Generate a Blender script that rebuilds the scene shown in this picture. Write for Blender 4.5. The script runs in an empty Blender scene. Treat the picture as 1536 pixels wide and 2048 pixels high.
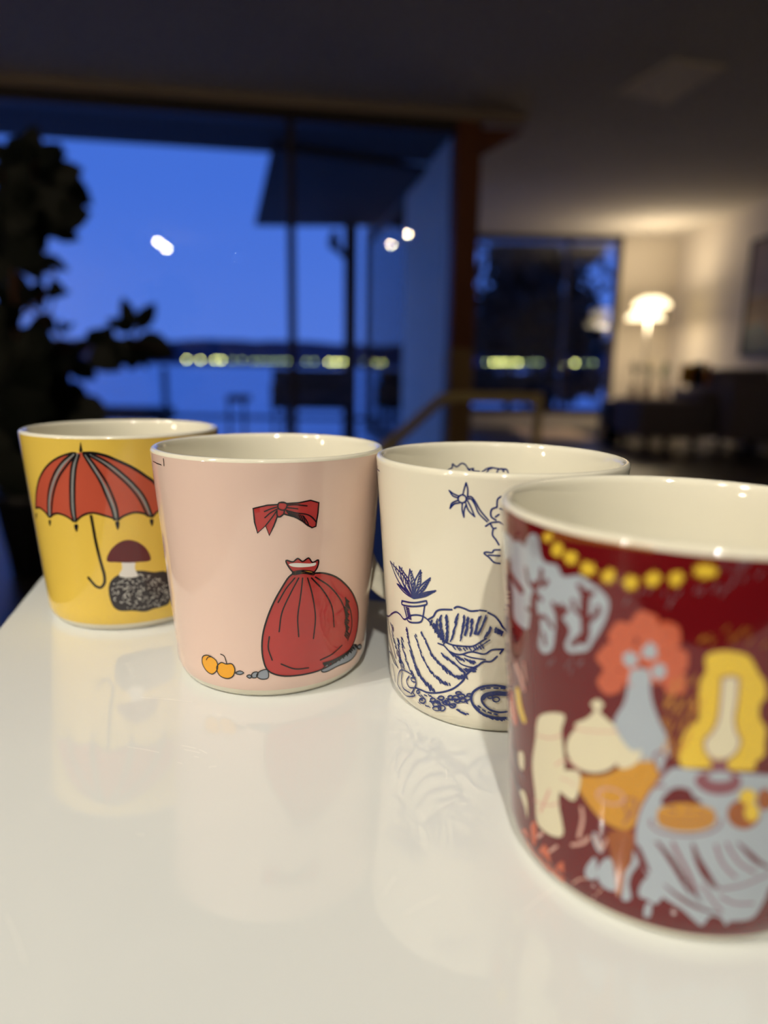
import bpy, bmesh, math, random
from math import sin, cos, pi, radians, sqrt, atan2
from mathutils import Vector, Matrix
from mathutils.geometry import delaunay_2d_cdt

C = bpy.context.scene.collection
S = bpy.context.scene
V = Vector
random.seed(7)

# ------------------------------------------------------------------ camera
W, H = 1536, 2048
FPX, PITCH, ROLL = 1394.25, 0.210436, 0.015689
TABLE_Z = 0.7196
CAM = V((0, 0, TABLE_Z + 0.112618))
FW = V((0, cos(PITCH), -sin(PITCH)))
_r, _u = V((1, 0, 0)), V((0, sin(PITCH), cos(PITCH)))
RI = cos(ROLL) * _r + sin(ROLL) * _u
UP = -sin(ROLL) * _r + cos(ROLL) * _u
cd = bpy.data.cameras.new('camera')
cam = bpy.data.objects.new('camera', cd)
C.objects.link(cam)
cam.matrix_world = Matrix.Translation(CAM) @ Matrix((RI, UP, -FW)).transposed().to_4x4()
cd.sensor_fit = 'VERTICAL'
cd.sensor_height = 36
cd.lens = FPX / H * 36
cd.clip_start = 0.01
cd.clip_end = 2000
cd.dof.use_dof = True
cd.dof.focus_distance = 0.224
cd.dof.aperture_fstop = 5.4
S.camera = cam

# ------------------------------------------------------------------ world, exposure
wd = bpy.data.worlds.new('dusk_sky')
S.world = wd
wd.use_nodes = True
nt = wd.node_tree
bg = nt.nodes['Background']
tc = nt.nodes.new('ShaderNodeTexCoord')
sp = nt.nodes.new('ShaderNodeSeparateXYZ')
rp = nt.nodes.new('ShaderNodeValToRGB')
nt.links.new(tc.outputs['Generated'], sp.inputs[0])
nt.links.new(sp.outputs['Z'], rp.inputs[0])
nt.links.new(rp.outputs[0], bg.inputs[0])
e = rp.color_ramp.elements
e[0].position = 0.0
e[0].color = (0.105, 0.235, 0.86, 1)
e[1].position = 1.0
e[1].color = (0.06, 0.17, 0.74, 1)
m_ = e.new(0.22)
m_.color = (0.072, 0.20, 0.84, 1)
bg.inputs[1].default_value = 1.0
S.view_settings.view_transform = 'Standard'
S.view_settings.look = 'None'
S.view_settings.exposure = 0.0
S.view_settings.gamma = 1.0
S.view_settings.use_curve_mapping = False


# ------------------------------------------------------------------ helpers
def ray(x, y):
    return FW + (x - W / 2) / FPX * RI - (y - H / 2) / FPX * UP


def at_y(x, y, Y):
    d = ray(x, y)
    return CAM + d * (Y / d.y)


def at_z(x, y, z):
    d = ray(x, y)
    return CAM + d * ((z - CAM.z) / d.z)


def lin(c):
    return tuple(((v / 255) / 12.92 if v / 255 <= 0.04045 else ((v / 255 + 0.055) / 1.055) ** 2.4) for v in c)


def mat(name, rgb, rough=0.5, metal=0.0, spec=0.5, emit=None, strength=0.0, noise=None, bump=0.0,
        scale=8.0, coat=0.0, alpha=None, trans=0.0):
    m = bpy.data.materials.new(name)
    m.use_nodes = True
    n = m.node_tree
    b = n.nodes['Principled BSDF']
    b.inputs['Base Color'].default_value = (*lin(rgb), 1)
    b.inputs['Roughness'].default_value = rough
    b.inputs['Metallic'].default_value = metal
    b.inputs['Specular IOR Level'].default_value = spec
    b.inputs['Coat Weight'].default_value = coat
    b.inputs['Coat Roughness'].default_value = 0.03
    if trans:
        b.inputs['Transmission Weight'].default_value = trans
    if alpha is not None:
        b.inputs['Alpha'].default_value = alpha
    if emit is not None:
        b.inputs['Emission Color'].default_value = (*lin(emit), 1)
        b.inputs['Emission Strength'].default_value = strength
    if noise is not None or bump:
        t = n.nodes.new('ShaderNodeTexCoord')
        tx = n.nodes.new('ShaderNodeTexNoise')
        tx.inputs['Scale'].default_value = scale
        tx.inputs['Detail'].default_value = 4
        n.links.new(t.outputs['Object'], tx.inputs['Vector'])
        if noise is not None:
            mx = n.nodes.new('ShaderNodeMix')
            mx.data_type = 'RGBA'
            mx.inputs[6].default_value = (*lin(rgb), 1)
            mx.inputs[7].default_value = (*lin(noise), 1)
            n.links.new(tx.outputs['Fac'], mx.inputs[0])
            n.links.new(mx.outputs[2], b.inputs['Base Color'])
        if bump:
            bp = n.nodes.new('ShaderNodeBump')
            bp.inputs['Strength'].default_value = bump
            bp.inputs['Distance'].default_value = 0.001
            n.links.new(tx.outputs['Fac'], bp.inputs['Height'])
            n.links.new(bp.outputs[0], b.inputs['Normal'])
    return m


def wood(name, a, b_, scale=3.0, rough=0.45, axis=(1, 12, 12)):
    m = bpy.data.materials.new(name)
    m.use_nodes = True
    n = m.node_tree
    b = n.nodes['Principled BSDF']
    t = n.nodes.new('ShaderNodeTexCoord')
    mp = n.nodes.new('ShaderNodeMapping')
    mp.inputs['Scale'].default_value = axis
    tx = n.nodes.new('ShaderNodeTexNoise')
    tx.inputs['Scale'].default_value = scale
    tx.inputs['Detail'].default_value = 6
    mx = n.nodes.new('ShaderNodeMix')
    mx.data_type = 'RGBA'
    mx.inputs[6].default_value = (*lin(a), 1)
    mx.inputs[7].default_value = (*lin(b_), 1)
    n.links.new(t.outputs['Object'], mp.inputs[0])
    n.links.new(mp.outputs[0], tx.inputs['Vector'])
    n.links.new(tx.outputs['Fac'], mx.inputs[0])
    n.links.new(mx.outputs[2], b.inputs['Base Color'])
    b.inputs['Roughness'].default_value = rough
    return m


def obj(name, bm, m, parent=None, smooth=True):
    me = bpy.data.meshes.new(name)
    bm.to_mesh(me)
    bm.free()
    if smooth:
        for p in me.polygons:
            p.use_smooth = True
    if m:
        me.materials.append(m)
    o = bpy.data.objects.new(name, me)
    C.objects.link(o)
    if parent:
        o.parent = parent
    return o


def tag(o, label, cat, group=None):
    o['label'] = label
    o['category'] = cat
    if group:
        o['group'] = group
    return o


def thing(name, label, cat, loc=(0, 0, 0), rz=0, group=None):
    o = bpy.data.objects.new(name, None)
    C.objects.link(o)
    o.location = loc
    o.rotation_euler = (0, 0, rz)
    o.empty_display_size = 0.05
    return tag(o, label, cat, group)


def struct(o):
    o['kind'] = 'structure'
    return o


def B():
    return bmesh.new()


def box(bm, x0, x1, y0, y1, z0, z1, rz=0, org=(0, 0, 0), bev=0.0):
    t = B()
    vs = [t.verts.new((x, y, z)) for z in (z0, z1) for y in (y0, y1) for x in (x0, x1)]
    for f in ((0, 2, 3, 1), (4, 5, 7, 6), (0, 1, 5, 4), (2, 6, 7, 3), (0, 4, 6, 2), (1, 3, 7, 5)):
        t.faces.new([vs[i] for i in f])
    if bev:
        bmesh.ops.bevel(t, geom=t.edges[:], offset=bev, segments=3, affect='EDGES', profile=0.5)
    M = Matrix.Translation(org) @ Matrix.Rotation(rz, 4, 'Z')
    bmesh.ops.transform(t, matrix=M, verts=t.verts[:])
    merge(bm, t)


def merge(bm, t):
    t.verts.index_update()
    mp = [bm.verts.new(v.co) for v in t.verts]
    for f in t.faces:
        try:
            bm.faces.new([mp[v.index] for v in f.verts])
        except ValueError:
            pass
    t.free()


def lathe(bm, prof, n=64, org=(0, 0, 0), close=False):
    rings = []
    for r, z in prof:
        rings.append([bm.verts.new((org[0] + r * cos(2 * pi * i / n), org[1] + r * sin(2 * pi * i / n), org[2] + z)) for i in range(n)])
    for a, b in zip(rings, rings[1:]):
        for i in range(n):
            bm.faces.new((a[i], a[(i + 1) % n], b[(i + 1) % n], b[i]))
    if close:
        bm.faces.new(rings[0][::-1])
        bm.faces.new(rings[-1])


def smooth_pts(pts, k=6):
    pts = [V(p) for p in pts]
    if len(pts) < 3:
        return pts
    out = []
    q = [2 * pts[0] - pts[1]] + pts + [2 * pts[-1] - pts[-2]]
    for i in range(1, len(q) - 2):
        p0, p1, p2, p3 = q[i - 1:i + 3]
        for j in range(k):
            t = j / k
            out.append(0.5 * ((2 * p1) + (p2 - p0) * t + (2 * p0 - 5 * p1 + 4 * p2 - p3) * t * t + (3 * p1 - p0 - 3 * p2 + p3) * t ** 3))
    out.append(pts[-1])
    return out


def smooth_closed(pts, k=4):
    pts = [V(p) for p in pts]
    n = len(pts)
    out = []
    for i in range(n):
        p0, p1, p2, p3 = (pts[(i + d) % n] for d in (-1, 0, 1, 2))
        for j in range(k):
            t = j / k
            out.append(0.5 * ((2 * p1) + (p2 - p0) * t + (2 * p0 - 5 * p1 + 4 * p2 - p3) * t * t + (3 * p1 - p0 - 3 * p2 + p3) * t ** 3))
    return out


def tube(bm, pts, r, n=10, flat=1.0, side=None):
    pts = [V(p) for p in pts]
    rings = []
    prev = None
    for i, p in enumerate(pts):
        a = pts[max(i - 1, 0)]
        b = pts[min(i + 1, len(pts) - 1)]
        t = (b - a).normalized()
        ref = side if side is not None else (prev if prev is not None else (V((0, 0, 1)) if abs(t.z) < 0.9 else V((1, 0, 0))))
        u = (ref - ref.dot(t) * t).normalized()
        prev = u
        w = t.cross(u)
        rr = r[i] if isinstance(r, (list, tuple)) else r
        rings.append([bm.verts.new(p + rr * (u * cos(2 * pi * k / n) + flat * w * sin(2 * pi * k / n))) for k in range(n)])
    for a, b in zip(rings, rings[1:]):
        for k in range(n):
            bm.faces.new((a[k], a[(k + 1) % n], b[(k + 1) % n], b[k]))
    bm.faces.new(rings[0][::-1])
    bm.faces.new(rings[-1])


# ------------------------------------------------------------------ materials
CREAM = mat('cream_porcelain', (224, 218, 197), rough=0.07, coat=0.3)
M_TABLE = mat('white_gloss_lacquer', (219, 221, 217), rough=0.05, coat=0.6)
M_CEIL = mat('ceiling_paint', (222, 216, 206), rough=0.9, spec=0.1, noise=(214, 209, 200), scale=2)
M_WALL = mat('wall_paint', (228, 220, 206), rough=0.85, spec=0.2, noise=(222, 214, 200), scale=1.5)
M_FLOOR = wood('grey_oak_floor', (52, 46, 42), (40, 35, 32), scale=2.0, rough=0.35)
M_POST = wood('dark_stained_pine', (128, 70, 28), (92, 48, 18), scale=2.5, rough=0.6, axis=(14, 14, 1))
M_POST2 = wood('post_reflection_tone', (146, 118, 72), (124, 98, 60), scale=2.5, rough=0.6, axis=(14, 14, 1))
M_TRIM = wood('pine_cornice', (168, 152, 134), (150, 136, 120), scale=2.0, rough=0.5)
M_FRAME = mat('dark_window_frame', (52, 40, 34), rough=0.5, noise=(44, 34, 30), scale=12)
M_HAND = wood('light_oak_handrail', (190, 172, 116), (168, 148, 96), scale=2.0, rough=0.4)
M_METAL = mat('black_metal', (18, 18, 20), rough=0.4, metal=0.6)
M_STEEL = mat('brushed_steel', (150, 148, 142), rough=0.3, metal=0.9)
M_GLASSW = bpy.data.materials.new('window_glass')
M_GLASSW.use_nodes = True
_n = M_GLASSW.node_tree
_n.nodes.remove(_n.nodes['Principled BSDF'])
_tr = _n.nodes.new('ShaderNodeBsdfTransparent')
_tr.inputs[0].default_value = (0.94, 0.95, 0.96, 1)
_gl = _n.nodes.new('ShaderNodeBsdfGlossy')
_gl.inputs['Roughness'].default_value = 0.0
_fr = _n.nodes.new('ShaderNodeFresnel')
_fr.inputs[0].default_value = 1.7
_mx = _n.nodes.new('ShaderNodeMixShader')
_n.links.new(_fr.outputs[0], _mx.inputs[0])
_n.links.new(_tr.outputs[0], _mx.inputs[1])
_n.links.new(_gl.outputs[0], _mx.inputs[2])
_n.links.new(_mx.outputs[0], _n.nodes['Material Output'].inputs[0])

# ------------------------------------------------------------------ room shell
CEIL = 2.5
WA = at_z(0, 158, CEIL)
WA.z = 0
WDIR = at_z(1040, 240, CEIL) - WA
WDIR.z = 0
WDIR.normalize()
WANG = atan2(WDIR.y, WDIR.x)
WN = V((-WDIR.y, WDIR.x, 0))          # outwards


def wall_hit(x, y):
    d = ray(x, y)
    t = (WA - CAM).dot(WN) / d.dot(WN)
    return CAM + d * t


def wu(x, y=500):                      # coordinate along the window wall
    return (wall_hit(x, y) - WA).dot(WDIR)


FARY = at_z(1150, 471, CEIL).y
RX = at_z(1365, 472, CEIL).x
bm = B()
pA0 = WA - WDIR * 4.2
pA1 = WA + WDIR * (wu(905, 500) + 0.02)
RT = (FARY - pA1.y) / WN.y
pA2 = pA1 + WN * RT                    # far left corner of the room
poly = [(-6.2, -4.2), (5.2, -4.2), (5.2, 10.4), (pA2.x, 10.4), (pA2.x, pA2.y), (pA1.x, pA1.y), (pA0.x, pA0.y)]
for z0, z1, nm_, mm_ in ((-0.12, 0, 'floor', M_FLOOR), (CEIL, CEIL + 0.15, 'ceiling', M_CEIL)):
    bm = B()
    lo = [bm.verts.new((x, y, z0)) for x, y in poly]
    hi = [bm.verts.new((x, y, z1)) for x, y in poly]
    bm.faces.new(lo[::-1]); bm.faces.new(hi)
    for i in range(len(poly)):
        j = (i + 1) % len(poly)
        bm.faces.new((lo[i], lo[j], hi[j], hi[i]))
    bmesh.ops.recalc_face_normals(bm, faces=bm.faces)
    struct(obj(nm_, bm, mm_, smooth=False))
bm = B(); box(bm, RX, RX + 0.15, -4.2, FARY + 0.15, 0, CEIL)
struct(obj('wall_right', bm, M_WALL, smooth=False))
bm = B(); box(bm, -6.2, RX + 0.15, -4.35, -4.2, 0, CEIL)
struct(obj('wall_back', bm, M_WALL, smooth=False))
bm = B(); box(bm, -6.35, -6.2, -4.35, 4.0, 0, CEIL)
struct(obj('wall_left', bm, M_WALL, smooth=False))

# far wall with its window (window_2)
bx0 = pA2.x + 0.08
bx1 = at_y(1234, 640, FARY).x
bz0 = at_y(1080, 826, FARY).z
bz0 = max(bz0, 0.06)
bz1 = at_y(1080, 468, FARY).z
bm = B()
box(bm, bx1, RX + 0.15, FARY, FARY + 0.15, 0, CEIL)
box(bm, pA2.x, bx1, FARY, FARY + 0.15, bz1, CEIL)
box(bm, pA2.x, bx1, FARY, FARY + 0.15, 0, bz0)
struct(obj('wall_far', bm, M_WALL, smooth=False))
bm = B()
fw = 0.06
box(bm, pA2.x, bx1, FARY - 0.02, FARY + 0.10, bz1 - fw, bz1)
box(bm, pA2.x, bx1, FARY - 0.02, FARY + 0.10, bz0, bz0 + fw)
box(bm, bx1 - fw, bx1, FARY - 0.02, FARY + 0.10, bz0, bz1)
mx_ = at_y(1130, 640, FARY).x
box(bm, mx_ - 0.014, mx_ + 0.014, FARY - 0.02, FARY + 0.10, bz0, bz1)
w2 = struct(obj('window_2', bm, M_FRAME, smooth=False))
bm = B(); box(bm, pA2.x, bx1, FARY + 0.04, FARY + 0.05, bz0, bz1)
obj('pane', bm, M_GLASSW, w2, smooth=False)
# return wall: boarded next to the post, glazed further away
M_SIDE = mat('grey_board_siding', (252, 242, 222), rough=0.8, noise=(240, 230, 210), scale=6)
SOL = 1.72
bm = B(); box(bm, 0.0, 0.10, 0.10, SOL, 0, CEIL, rz=WANG, org=pA1)
wr = struct(obj('wall_return', bm, M_WALL, smooth=False))
nb = 13
for i in range(nb):
    a = 0.12 + (SOL - 0.12) * i / nb
    bm = B(); box(bm, -0.022 - 0.006 * (i % 2), 0.0, a + 0.006, a + (SOL - 0.12) / nb - 0.006, 0.0, CEIL, rz=WANG, org=pA1)
    obj('board', bm, M_SIDE, wr, smooth=False)
bm = B()
for a, b, z0, z1 in ((SOL, RT, 0, 0.08), (SOL, RT, CEIL - 0.16, CEIL), (SOL, SOL + 0.06, 0.08, CEIL - 0.16), (RT - 0.08, RT - 0.01, 0.08, CEIL - 0.16)):
    box(bm, 0.0, 0.08, a, b, z0, z1, rz=WANG, org=pA1)
w3 = struct(obj('window_3', bm, M_FRAME, smooth=False))
bm = B(); box(bm, 0.035, 0.041, SOL + 0.05, RT - 0.07, 0.07, CEIL - 0.15, rz=WANG, org=pA1)
obj('pane', bm, M_GLASSW, w3, smooth=False)

# window wall (window_1): frames, mullion, panes
u0, u1 = -3.9, wu(905, 500)
um = wu(583, 500)
HEAD = CEIL - 0.10
SILL = 0.10


def wallbox(bm, a, b, d0, d1, z0, z1):
    box(bm, a, b, d0, d1, z0, z1, rz=WANG, org=WA)


bm = B()
wallbox(bm, u0, u1, -0.03, 0.07, 0.0, SILL)
wallbox(bm, u0, u1, -0.03, 0.07, HEAD - 0.02, CEIL)
wallbox(bm, um - 0.028, um + 0.028, -0.03, 0.05, SILL, HEAD)
wallbox(bm, u0 - 0.05, u0 + 0.03, -0.03, 0.05, SILL, HEAD)
wallbox(bm, -1.5, -1.44, -0.03, 0.05, SILL, HEAD)
w1 = struct(obj('window_1', bm, M_FRAME, smooth=False))
for a, b in ((u0, -1.47), (-1.47, um), (um, u1)):
    bm = B(); wallbox(bm, a + 0.02, b - 0.02, 0.005, 0.011, SILL, HEAD)
    obj('pane', bm, M_GLASSW, w1, smooth=False)
# cornice
ue = wu(1045, 238)
bm = B(); wallbox(bm, u0, ue, -0.10, -0.03, CEIL - 0.055, CEIL)
struct(obj('trim_1', bm, M_TRIM, smooth=False))

# wooden post and tapered header
pc = wall_hit(925, 500)
pu = (pc - WA).dot(WDIR)
post = thing('wooden_post', 'dark brown timber post at the right end of the big window', 'post', (pc.x, pc.y, 0), WANG)
zs = wall_hit(915, 697).z
bm = B(); box(bm, -0.085, 0.085, -0.09, 0.09, zs, CEIL - 0.001, bev=0.006)
obj('shaft', bm, M_POST, post, smooth=False)
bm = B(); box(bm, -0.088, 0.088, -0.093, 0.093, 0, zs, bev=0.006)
o = obj('lower_reflection', bm, M_POST2, post, smooth=False)  # reflection on the lower post, put into a paler wood colour
o['label'] = 'paler olive lower half of the post, a painted reflection'
# bracket: triangle under the ceiling right of the post
br = B()
q = [(0.087, CEIL - 0.09), (ue - pu, CEIL - 0.085), (0.087, wall_hit(945, 315).z)]
for s in (-0.06, 0.06):
    for x, z in q:
        br.verts.new((x, s, z))
br.verts.ensure_lookup_table()
v = br.verts
br.faces.new((v[0], v[2], v[1])); br.faces.new((v[3], v[4], v[5]))
for a, b in ((0, 1), (1, 2), (2, 0)):
    br.faces.new((v[a], v[b], v[b + 3], v[a + 3]))
bmesh.ops.recalc_face_normals(br, faces=br.faces)
obj('bracket', br, M_POST, post, smooth=False)

# ------------------------------------------------------------------ ceiling spotlights (behind and beside the camera)
M_BULB = mat('bulb_glow', (255, 240, 215), emit=(255, 233, 200), strength=260)


def mir(x, y):
    """where a bulb hangs whose mirror image in the window pane shows at this pixel"""
    p = at_z(x, y, CEIL - 0.112)
    q = p - 2 * (p - WA).dot(WN) * WN
    return q.x, q.y


LAMPS = [(-1.60, -0.75, 82, 38, 0), (-0.05, -1.35, 98, 38, 0), (*mir(315, 483), 22, 38, 1), (*mir(333, 497), 22, 38, 1), (*mir(783, 488), 4, 36, 1), (*mir(816, 467), 4, 36, 1)]
lab = ['hooded ceiling spotlight furthest to the left of the table', 'hooded ceiling spotlight straight behind the table',
       'bare bulb ceiling spotlight left of the table, nearer the window', 'bare bulb ceiling spotlight left of the table, further from the window',
       'ceiling spotlight to the right of the table', 'ceiling spotlight on the right, nearer the window']
for (lx, ly, pw, ss, bare), lb in zip(LAMPS, lab):
    t = thing('ceiling_spotlight', lb, 'lamp', (lx, ly, CEIL), 0, 'ceiling spotlights')
    d = (V((0.0, 0.25, TABLE_Z)) if ss > 37 else V((lx, ly, 0))) - V((lx, ly, CEIL - 0.14))
    q4 = d.to_track_quat('-Z', 'Y')
    bm = B(); lathe(bm, [(0.001, 0), (0.05, 0), (0.05, -0.02), (0.012, -0.024), (0.012, -0.07)], 24)
    obj('rose', bm, M_METAL, t)
    bm = B()
    if bare:
        lathe(bm, [(0.001, 0.05), (0.03, 0.05), (0.036, 0.0), (0.032, 0.0), (0.026, 0.045), (0.001, 0.045)], 24)
    else:
        lathe(bm, [(0.001, 0.05), (0.045, 0.05), (0.048, -0.085), (0.045, -0.085), (0.042, 0.045), (0.001, 0.045)], 24)
    o = obj('hood', bm, M_METAL, t)
    o.location = (0, 0, -0.112)
    o.rotation_euler = q4.to_euler()
    bm = B(); bmesh.ops.create_uvsphere(bm, u_segments=16, v_segments=10, radius=0.022)
    bmesh.ops.translate(bm, vec=(0, 0, -0.112), verts=bm.verts)
    obj('bulb', bm, M_BULB, t)
    ld = bpy.data.lights.new('spot', 'SPOT')
    ld.energy = pw
    ld.color = (1.0, 0.955, 0.86)
    ld.spot_size = radians(ss)
    ld.spot_blend = 0.6
    ld.shadow_soft_size = 0.03
    lo_ = bpy.data.objects.new('spot', ld)
    C.objects.link(lo_)
    lo_.location = V((lx, ly, CEIL - 0.112)) + d.normalized() * (0.09 if not bare else 0.055)
    lo_.rotation_euler = q4.to_euler()
# unseen globe added behind the camera to brighten the ceiling
t = thing('added_fill_globe', 'added white fill globe, unseen in the back left of the room', 'lamp', (-4.2, -2.6, CEIL))
bm = B(); tube(bm, [V((0, 0, 0)), V((0, 0, -0.55))], 0.004, 6); obj('cord', bm, M_METAL, t)
bm = B(); bmesh.ops.create_uvsphere(bm, u_segments=32, v_segments=20, radius=0.14); bmesh.ops.translate(bm, vec=(0, 0, -0.68), verts=bm.verts)
obj('fill_globe', bm, mat('fill_globe_glow', (255, 246, 230), emit=(255, 232, 200), strength=75), t)

# ------------------------------------------------------------------ table
tl = [at_z(0, 1245, TABLE_Z).to_2d(), at_z(80, 1150, TABLE_Z).to_2d()]
ld_ = (tl[1] - tl[0]).normalized()
corner = tl[1] + ld_ * 0.0112
bdir = (at_z(740, 1197, TABLE_Z).to_2d() - corner).normalized()
P0 = corner
P1 = corner + bdir * 0.75
P2 = P1 - ld_ * 0.345
P3 = corner - ld_ * 0.345
table = thing('dining_table', 'white glossy table that the four mugs stand on', 'table', (0.16, 0.11, 0))
off = V((0.16, 0.11))


def slab(poly, z0, z1, bev):
    bm = B()
    lo = [bm.verts.new((x, y, z0)) for x, y in poly]
    hi = [bm.verts.new((x, y, z1)) for x, y in poly]
    bm.faces.new(lo); bm.faces.new(hi[::-1])
    for i in range(len(poly)):
        j = (i + 1) % len(poly)
        bm.faces.new((lo[i], lo[j], hi[j], hi[i]))
    bmesh.ops.recalc_face_normals(bm, faces=bm.faces)
    bmesh.ops.bevel(bm, geom=[e for e in bm.edges], offset=bev, segments=4, affect='EDGES')
    return bm


pl = [(p - off) for p in (P0, P3, P2, P1)]
o = obj('tabletop', slab([(p.x, p.y) for p in pl], TABLE_Z - 0.024, TABLE_Z, 0.0025), M_TABLE, table, smooth=False)
for p in pl:
    c = p * 0.82
    bm = B(); box(bm, c.x - 0.03, c.x + 0.03, c.y - 0.03, c.y + 0.03, 0, TABLE_Z - 0.024, bev=0.004)
    obj('leg', bm, M_TABLE, table, smooth=False)
# scratches worn into the lacquer
M_SCR = mat('scratch_wear', (234, 232, 224), rough=0.4)
scr = [((282, 1395), (384, 1404)), ((256, 1494), (318, 1505)), ((362, 1491), (392, 1497)), ((368, 1499), (400, 1506)),
       ((388, 1513), (398, 1515)), ((398, 1499), (414, 1507)), ((355, 1525), (364, 1527)), ((417, 1534), (432, 1533)),
       ((272, 1668), (288, 1670)), ((812, 1826), (880, 1792)), ((1048, 1822), (1108, 1777)), ((12, 1830), (50, 1928)),
       ((768, 1789), (792, 1752)), ((892, 1537), (893, 1558))]
bm = B()
for a, b in scr:
    A, Bp = at_z(*a, TABLE_Z), at_z(*b, TABLE_Z)
    d = (Bp - A).normalized()
    s = V((-d.y, d.x, 0)) * 0.00007
    mid = (A + Bp) / 2 + V((-d.y, d.x, 0)) * (Bp - A).length * 0.02
    for p, q_ in ((A, mid), (mid, Bp)):
        vs = [bm.verts.new(w - V((off.x, off.y, -0.00003))) for w in (p - s, q_ - s, q_ + s, p + s)]
        bm.faces.new(vs)
o = obj('scratches', bm, M_SCR, table, smooth=False)
o['kind'] = 'stuff'

# ------------------------------------------------------------------ mugs
MH = 0.0832
R0, R1 = 0.0350, 0.0415
WALLT = 0.0030


def rz_(z):
    return R0 + (R1 - R0) * z / MH


class Mug:
    def __init__(s, name, label, x, y, band=None, band_label=None, handle=90.0):
        s.x, s.y = x, y
        s.t = thing(name, label, 'mug', (x, y, TABLE_Z + 0.00002), 0)
        prof = [(0.0, 0.0022), (0.0285, 0.0022), (0.0298, 0.0004), (0.0310, 0.0), (0.0325, 0.0004), (0.0336, 0.0016), (0.0346, 0.0034), (0.03545, 0.0058)]
        z = 0.0085
        while z < MH - 0.004:
            prof.append((rz_(z), z)); z += 0.006
        prof += [(rz_(MH - 0.002), MH - 0.002), (rz_(MH) - 0.0001, MH - 0.0009), (rz_(MH) - 0.0006, MH - 0.0002), (rz_(MH) - 0.0013, MH),
                 (rz_(MH) - 0.0020, MH - 0.0002), (rz_(MH) - 0.0026, MH - 0.0009), (rz_(MH) - 0.0029, MH - 0.002)]
        z = MH - 0.005
        while z > 0.012:
            prof.append((rz_(z) - WALLT, z)); z -= 0.006
        prof += [(rz_(0.01) - WALLT - 0.0008, 0.0095), (rz_(0.008) - WALLT - 0.003, 0.0068), (0.026, 0.0055), (0.0, 0.0052)]
        bm = B(); lathe(bm, [(max(r, 1e-5), z) for r, z in prof], 160)
        s.body = obj('body', bm, CREAM, s.t)
        if band:
            m = mat(name + '_glaze', band, rough=0.07, coat=0.3)
            bm = B()
            pr = [(0.03455 + 0.00006, 0.0033), (0.03545 + 0.00006, 0.0058), (rz_(0.0085) + 0.00005, 0.0085)]
            z = 0.014
            zt = MH - 0.0012
            while z < zt - 0.001:
                pr.append((rz_(z) + 0.00005, z)); z += 0.006
            pr.append((rz_(zt) + 0.00005, zt))
            lathe(bm, pr, 160)
            o = obj('coloured_glaze', bm, m, s.t)
            o['label'] = band_label
        # handle strap
        a = radians(handle)
        d = V((cos(a), sin(a), 0))
        pts = [d * (rz_(0.068) - 0.0012) + V((0, 0, 0.068)), d * (rz_(0.068) + 0.008) + V((0, 0, 0.0685)), d * (rz_(0.068) + 0.017) + V((0, 0, 0.066)),
               d * (rz_(0.06) + 0.022) + V((0, 0, 0.058)), d * (rz_(0.05) + 0.0225) + V((0, 0, 0.046)), d * (rz_(0.04) + 0.019) + V((0, 0, 0.034)),
               d * (rz_(0.03) + 0.010) + V((0, 0, 0.026)), d * (rz_(0.026) - 0.0012) + V((0, 0, 0.0245))]
        pts = smooth_pts(pts, 5)
        bm = B()
        side = V((-d.y, d.x, 0))
        tube(bm, pts, 0.0058, 16, flat=0.42, side=side)
        obj('handle', bm, CREAM, s.t)
        s.n = 0

    def hit(s, x, y, inside=False):
        """photo pixel -> (angle, height) on the mug's wall"""
        d = ray(x, y)
        o = CAM - V((s.x, s.y, TABLE_Z))
        k = (R1 - R0) / MH
        r0 = R0 - (WALLT if inside else 0)
        # (ox+t dx)^2+(oy+t dy)^2=(r0+k(oz+t dz))^2
        a = d.x ** 2 + d.y ** 2 - (k * d.z) ** 2
        rr = r0 + k * o.z
        b = 2 * (o.x * d.x + o.y * d.y - rr * k * d.z)
        c = o.x ** 2 + o.y ** 2 - rr ** 2
        D = max(b * b - 4 * a * c, 0)
        t = (-b + (sqrt(D) if inside else -sqrt(D))) / (2 * a)
        p = o + d * t
        th = atan2(p.x, -p.y)
        if inside and th < 0:
            th += 2 * pi
        return th, p.z      # angle 0 faces the viewer side (-Y)

    def uv(s, pts, inside=False):
        out = []
        for p in pts:
            th, z = s.hit(p[0], p[1], inside)
            out.append(V((th * 0.038, z)))
        return out

    def place(s, u, z, h, inside=False):
        th = u / 0.038
        zz = max(z, 0.0058)
        r = rz_(zz) + (-WALLT - h if inside else h)
        if not inside and z < 0.0058:
            r = 0.03545 - (0.0058 - z) * 0.36 + h
        return (r * sin(th), -r * cos(th), z)


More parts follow.
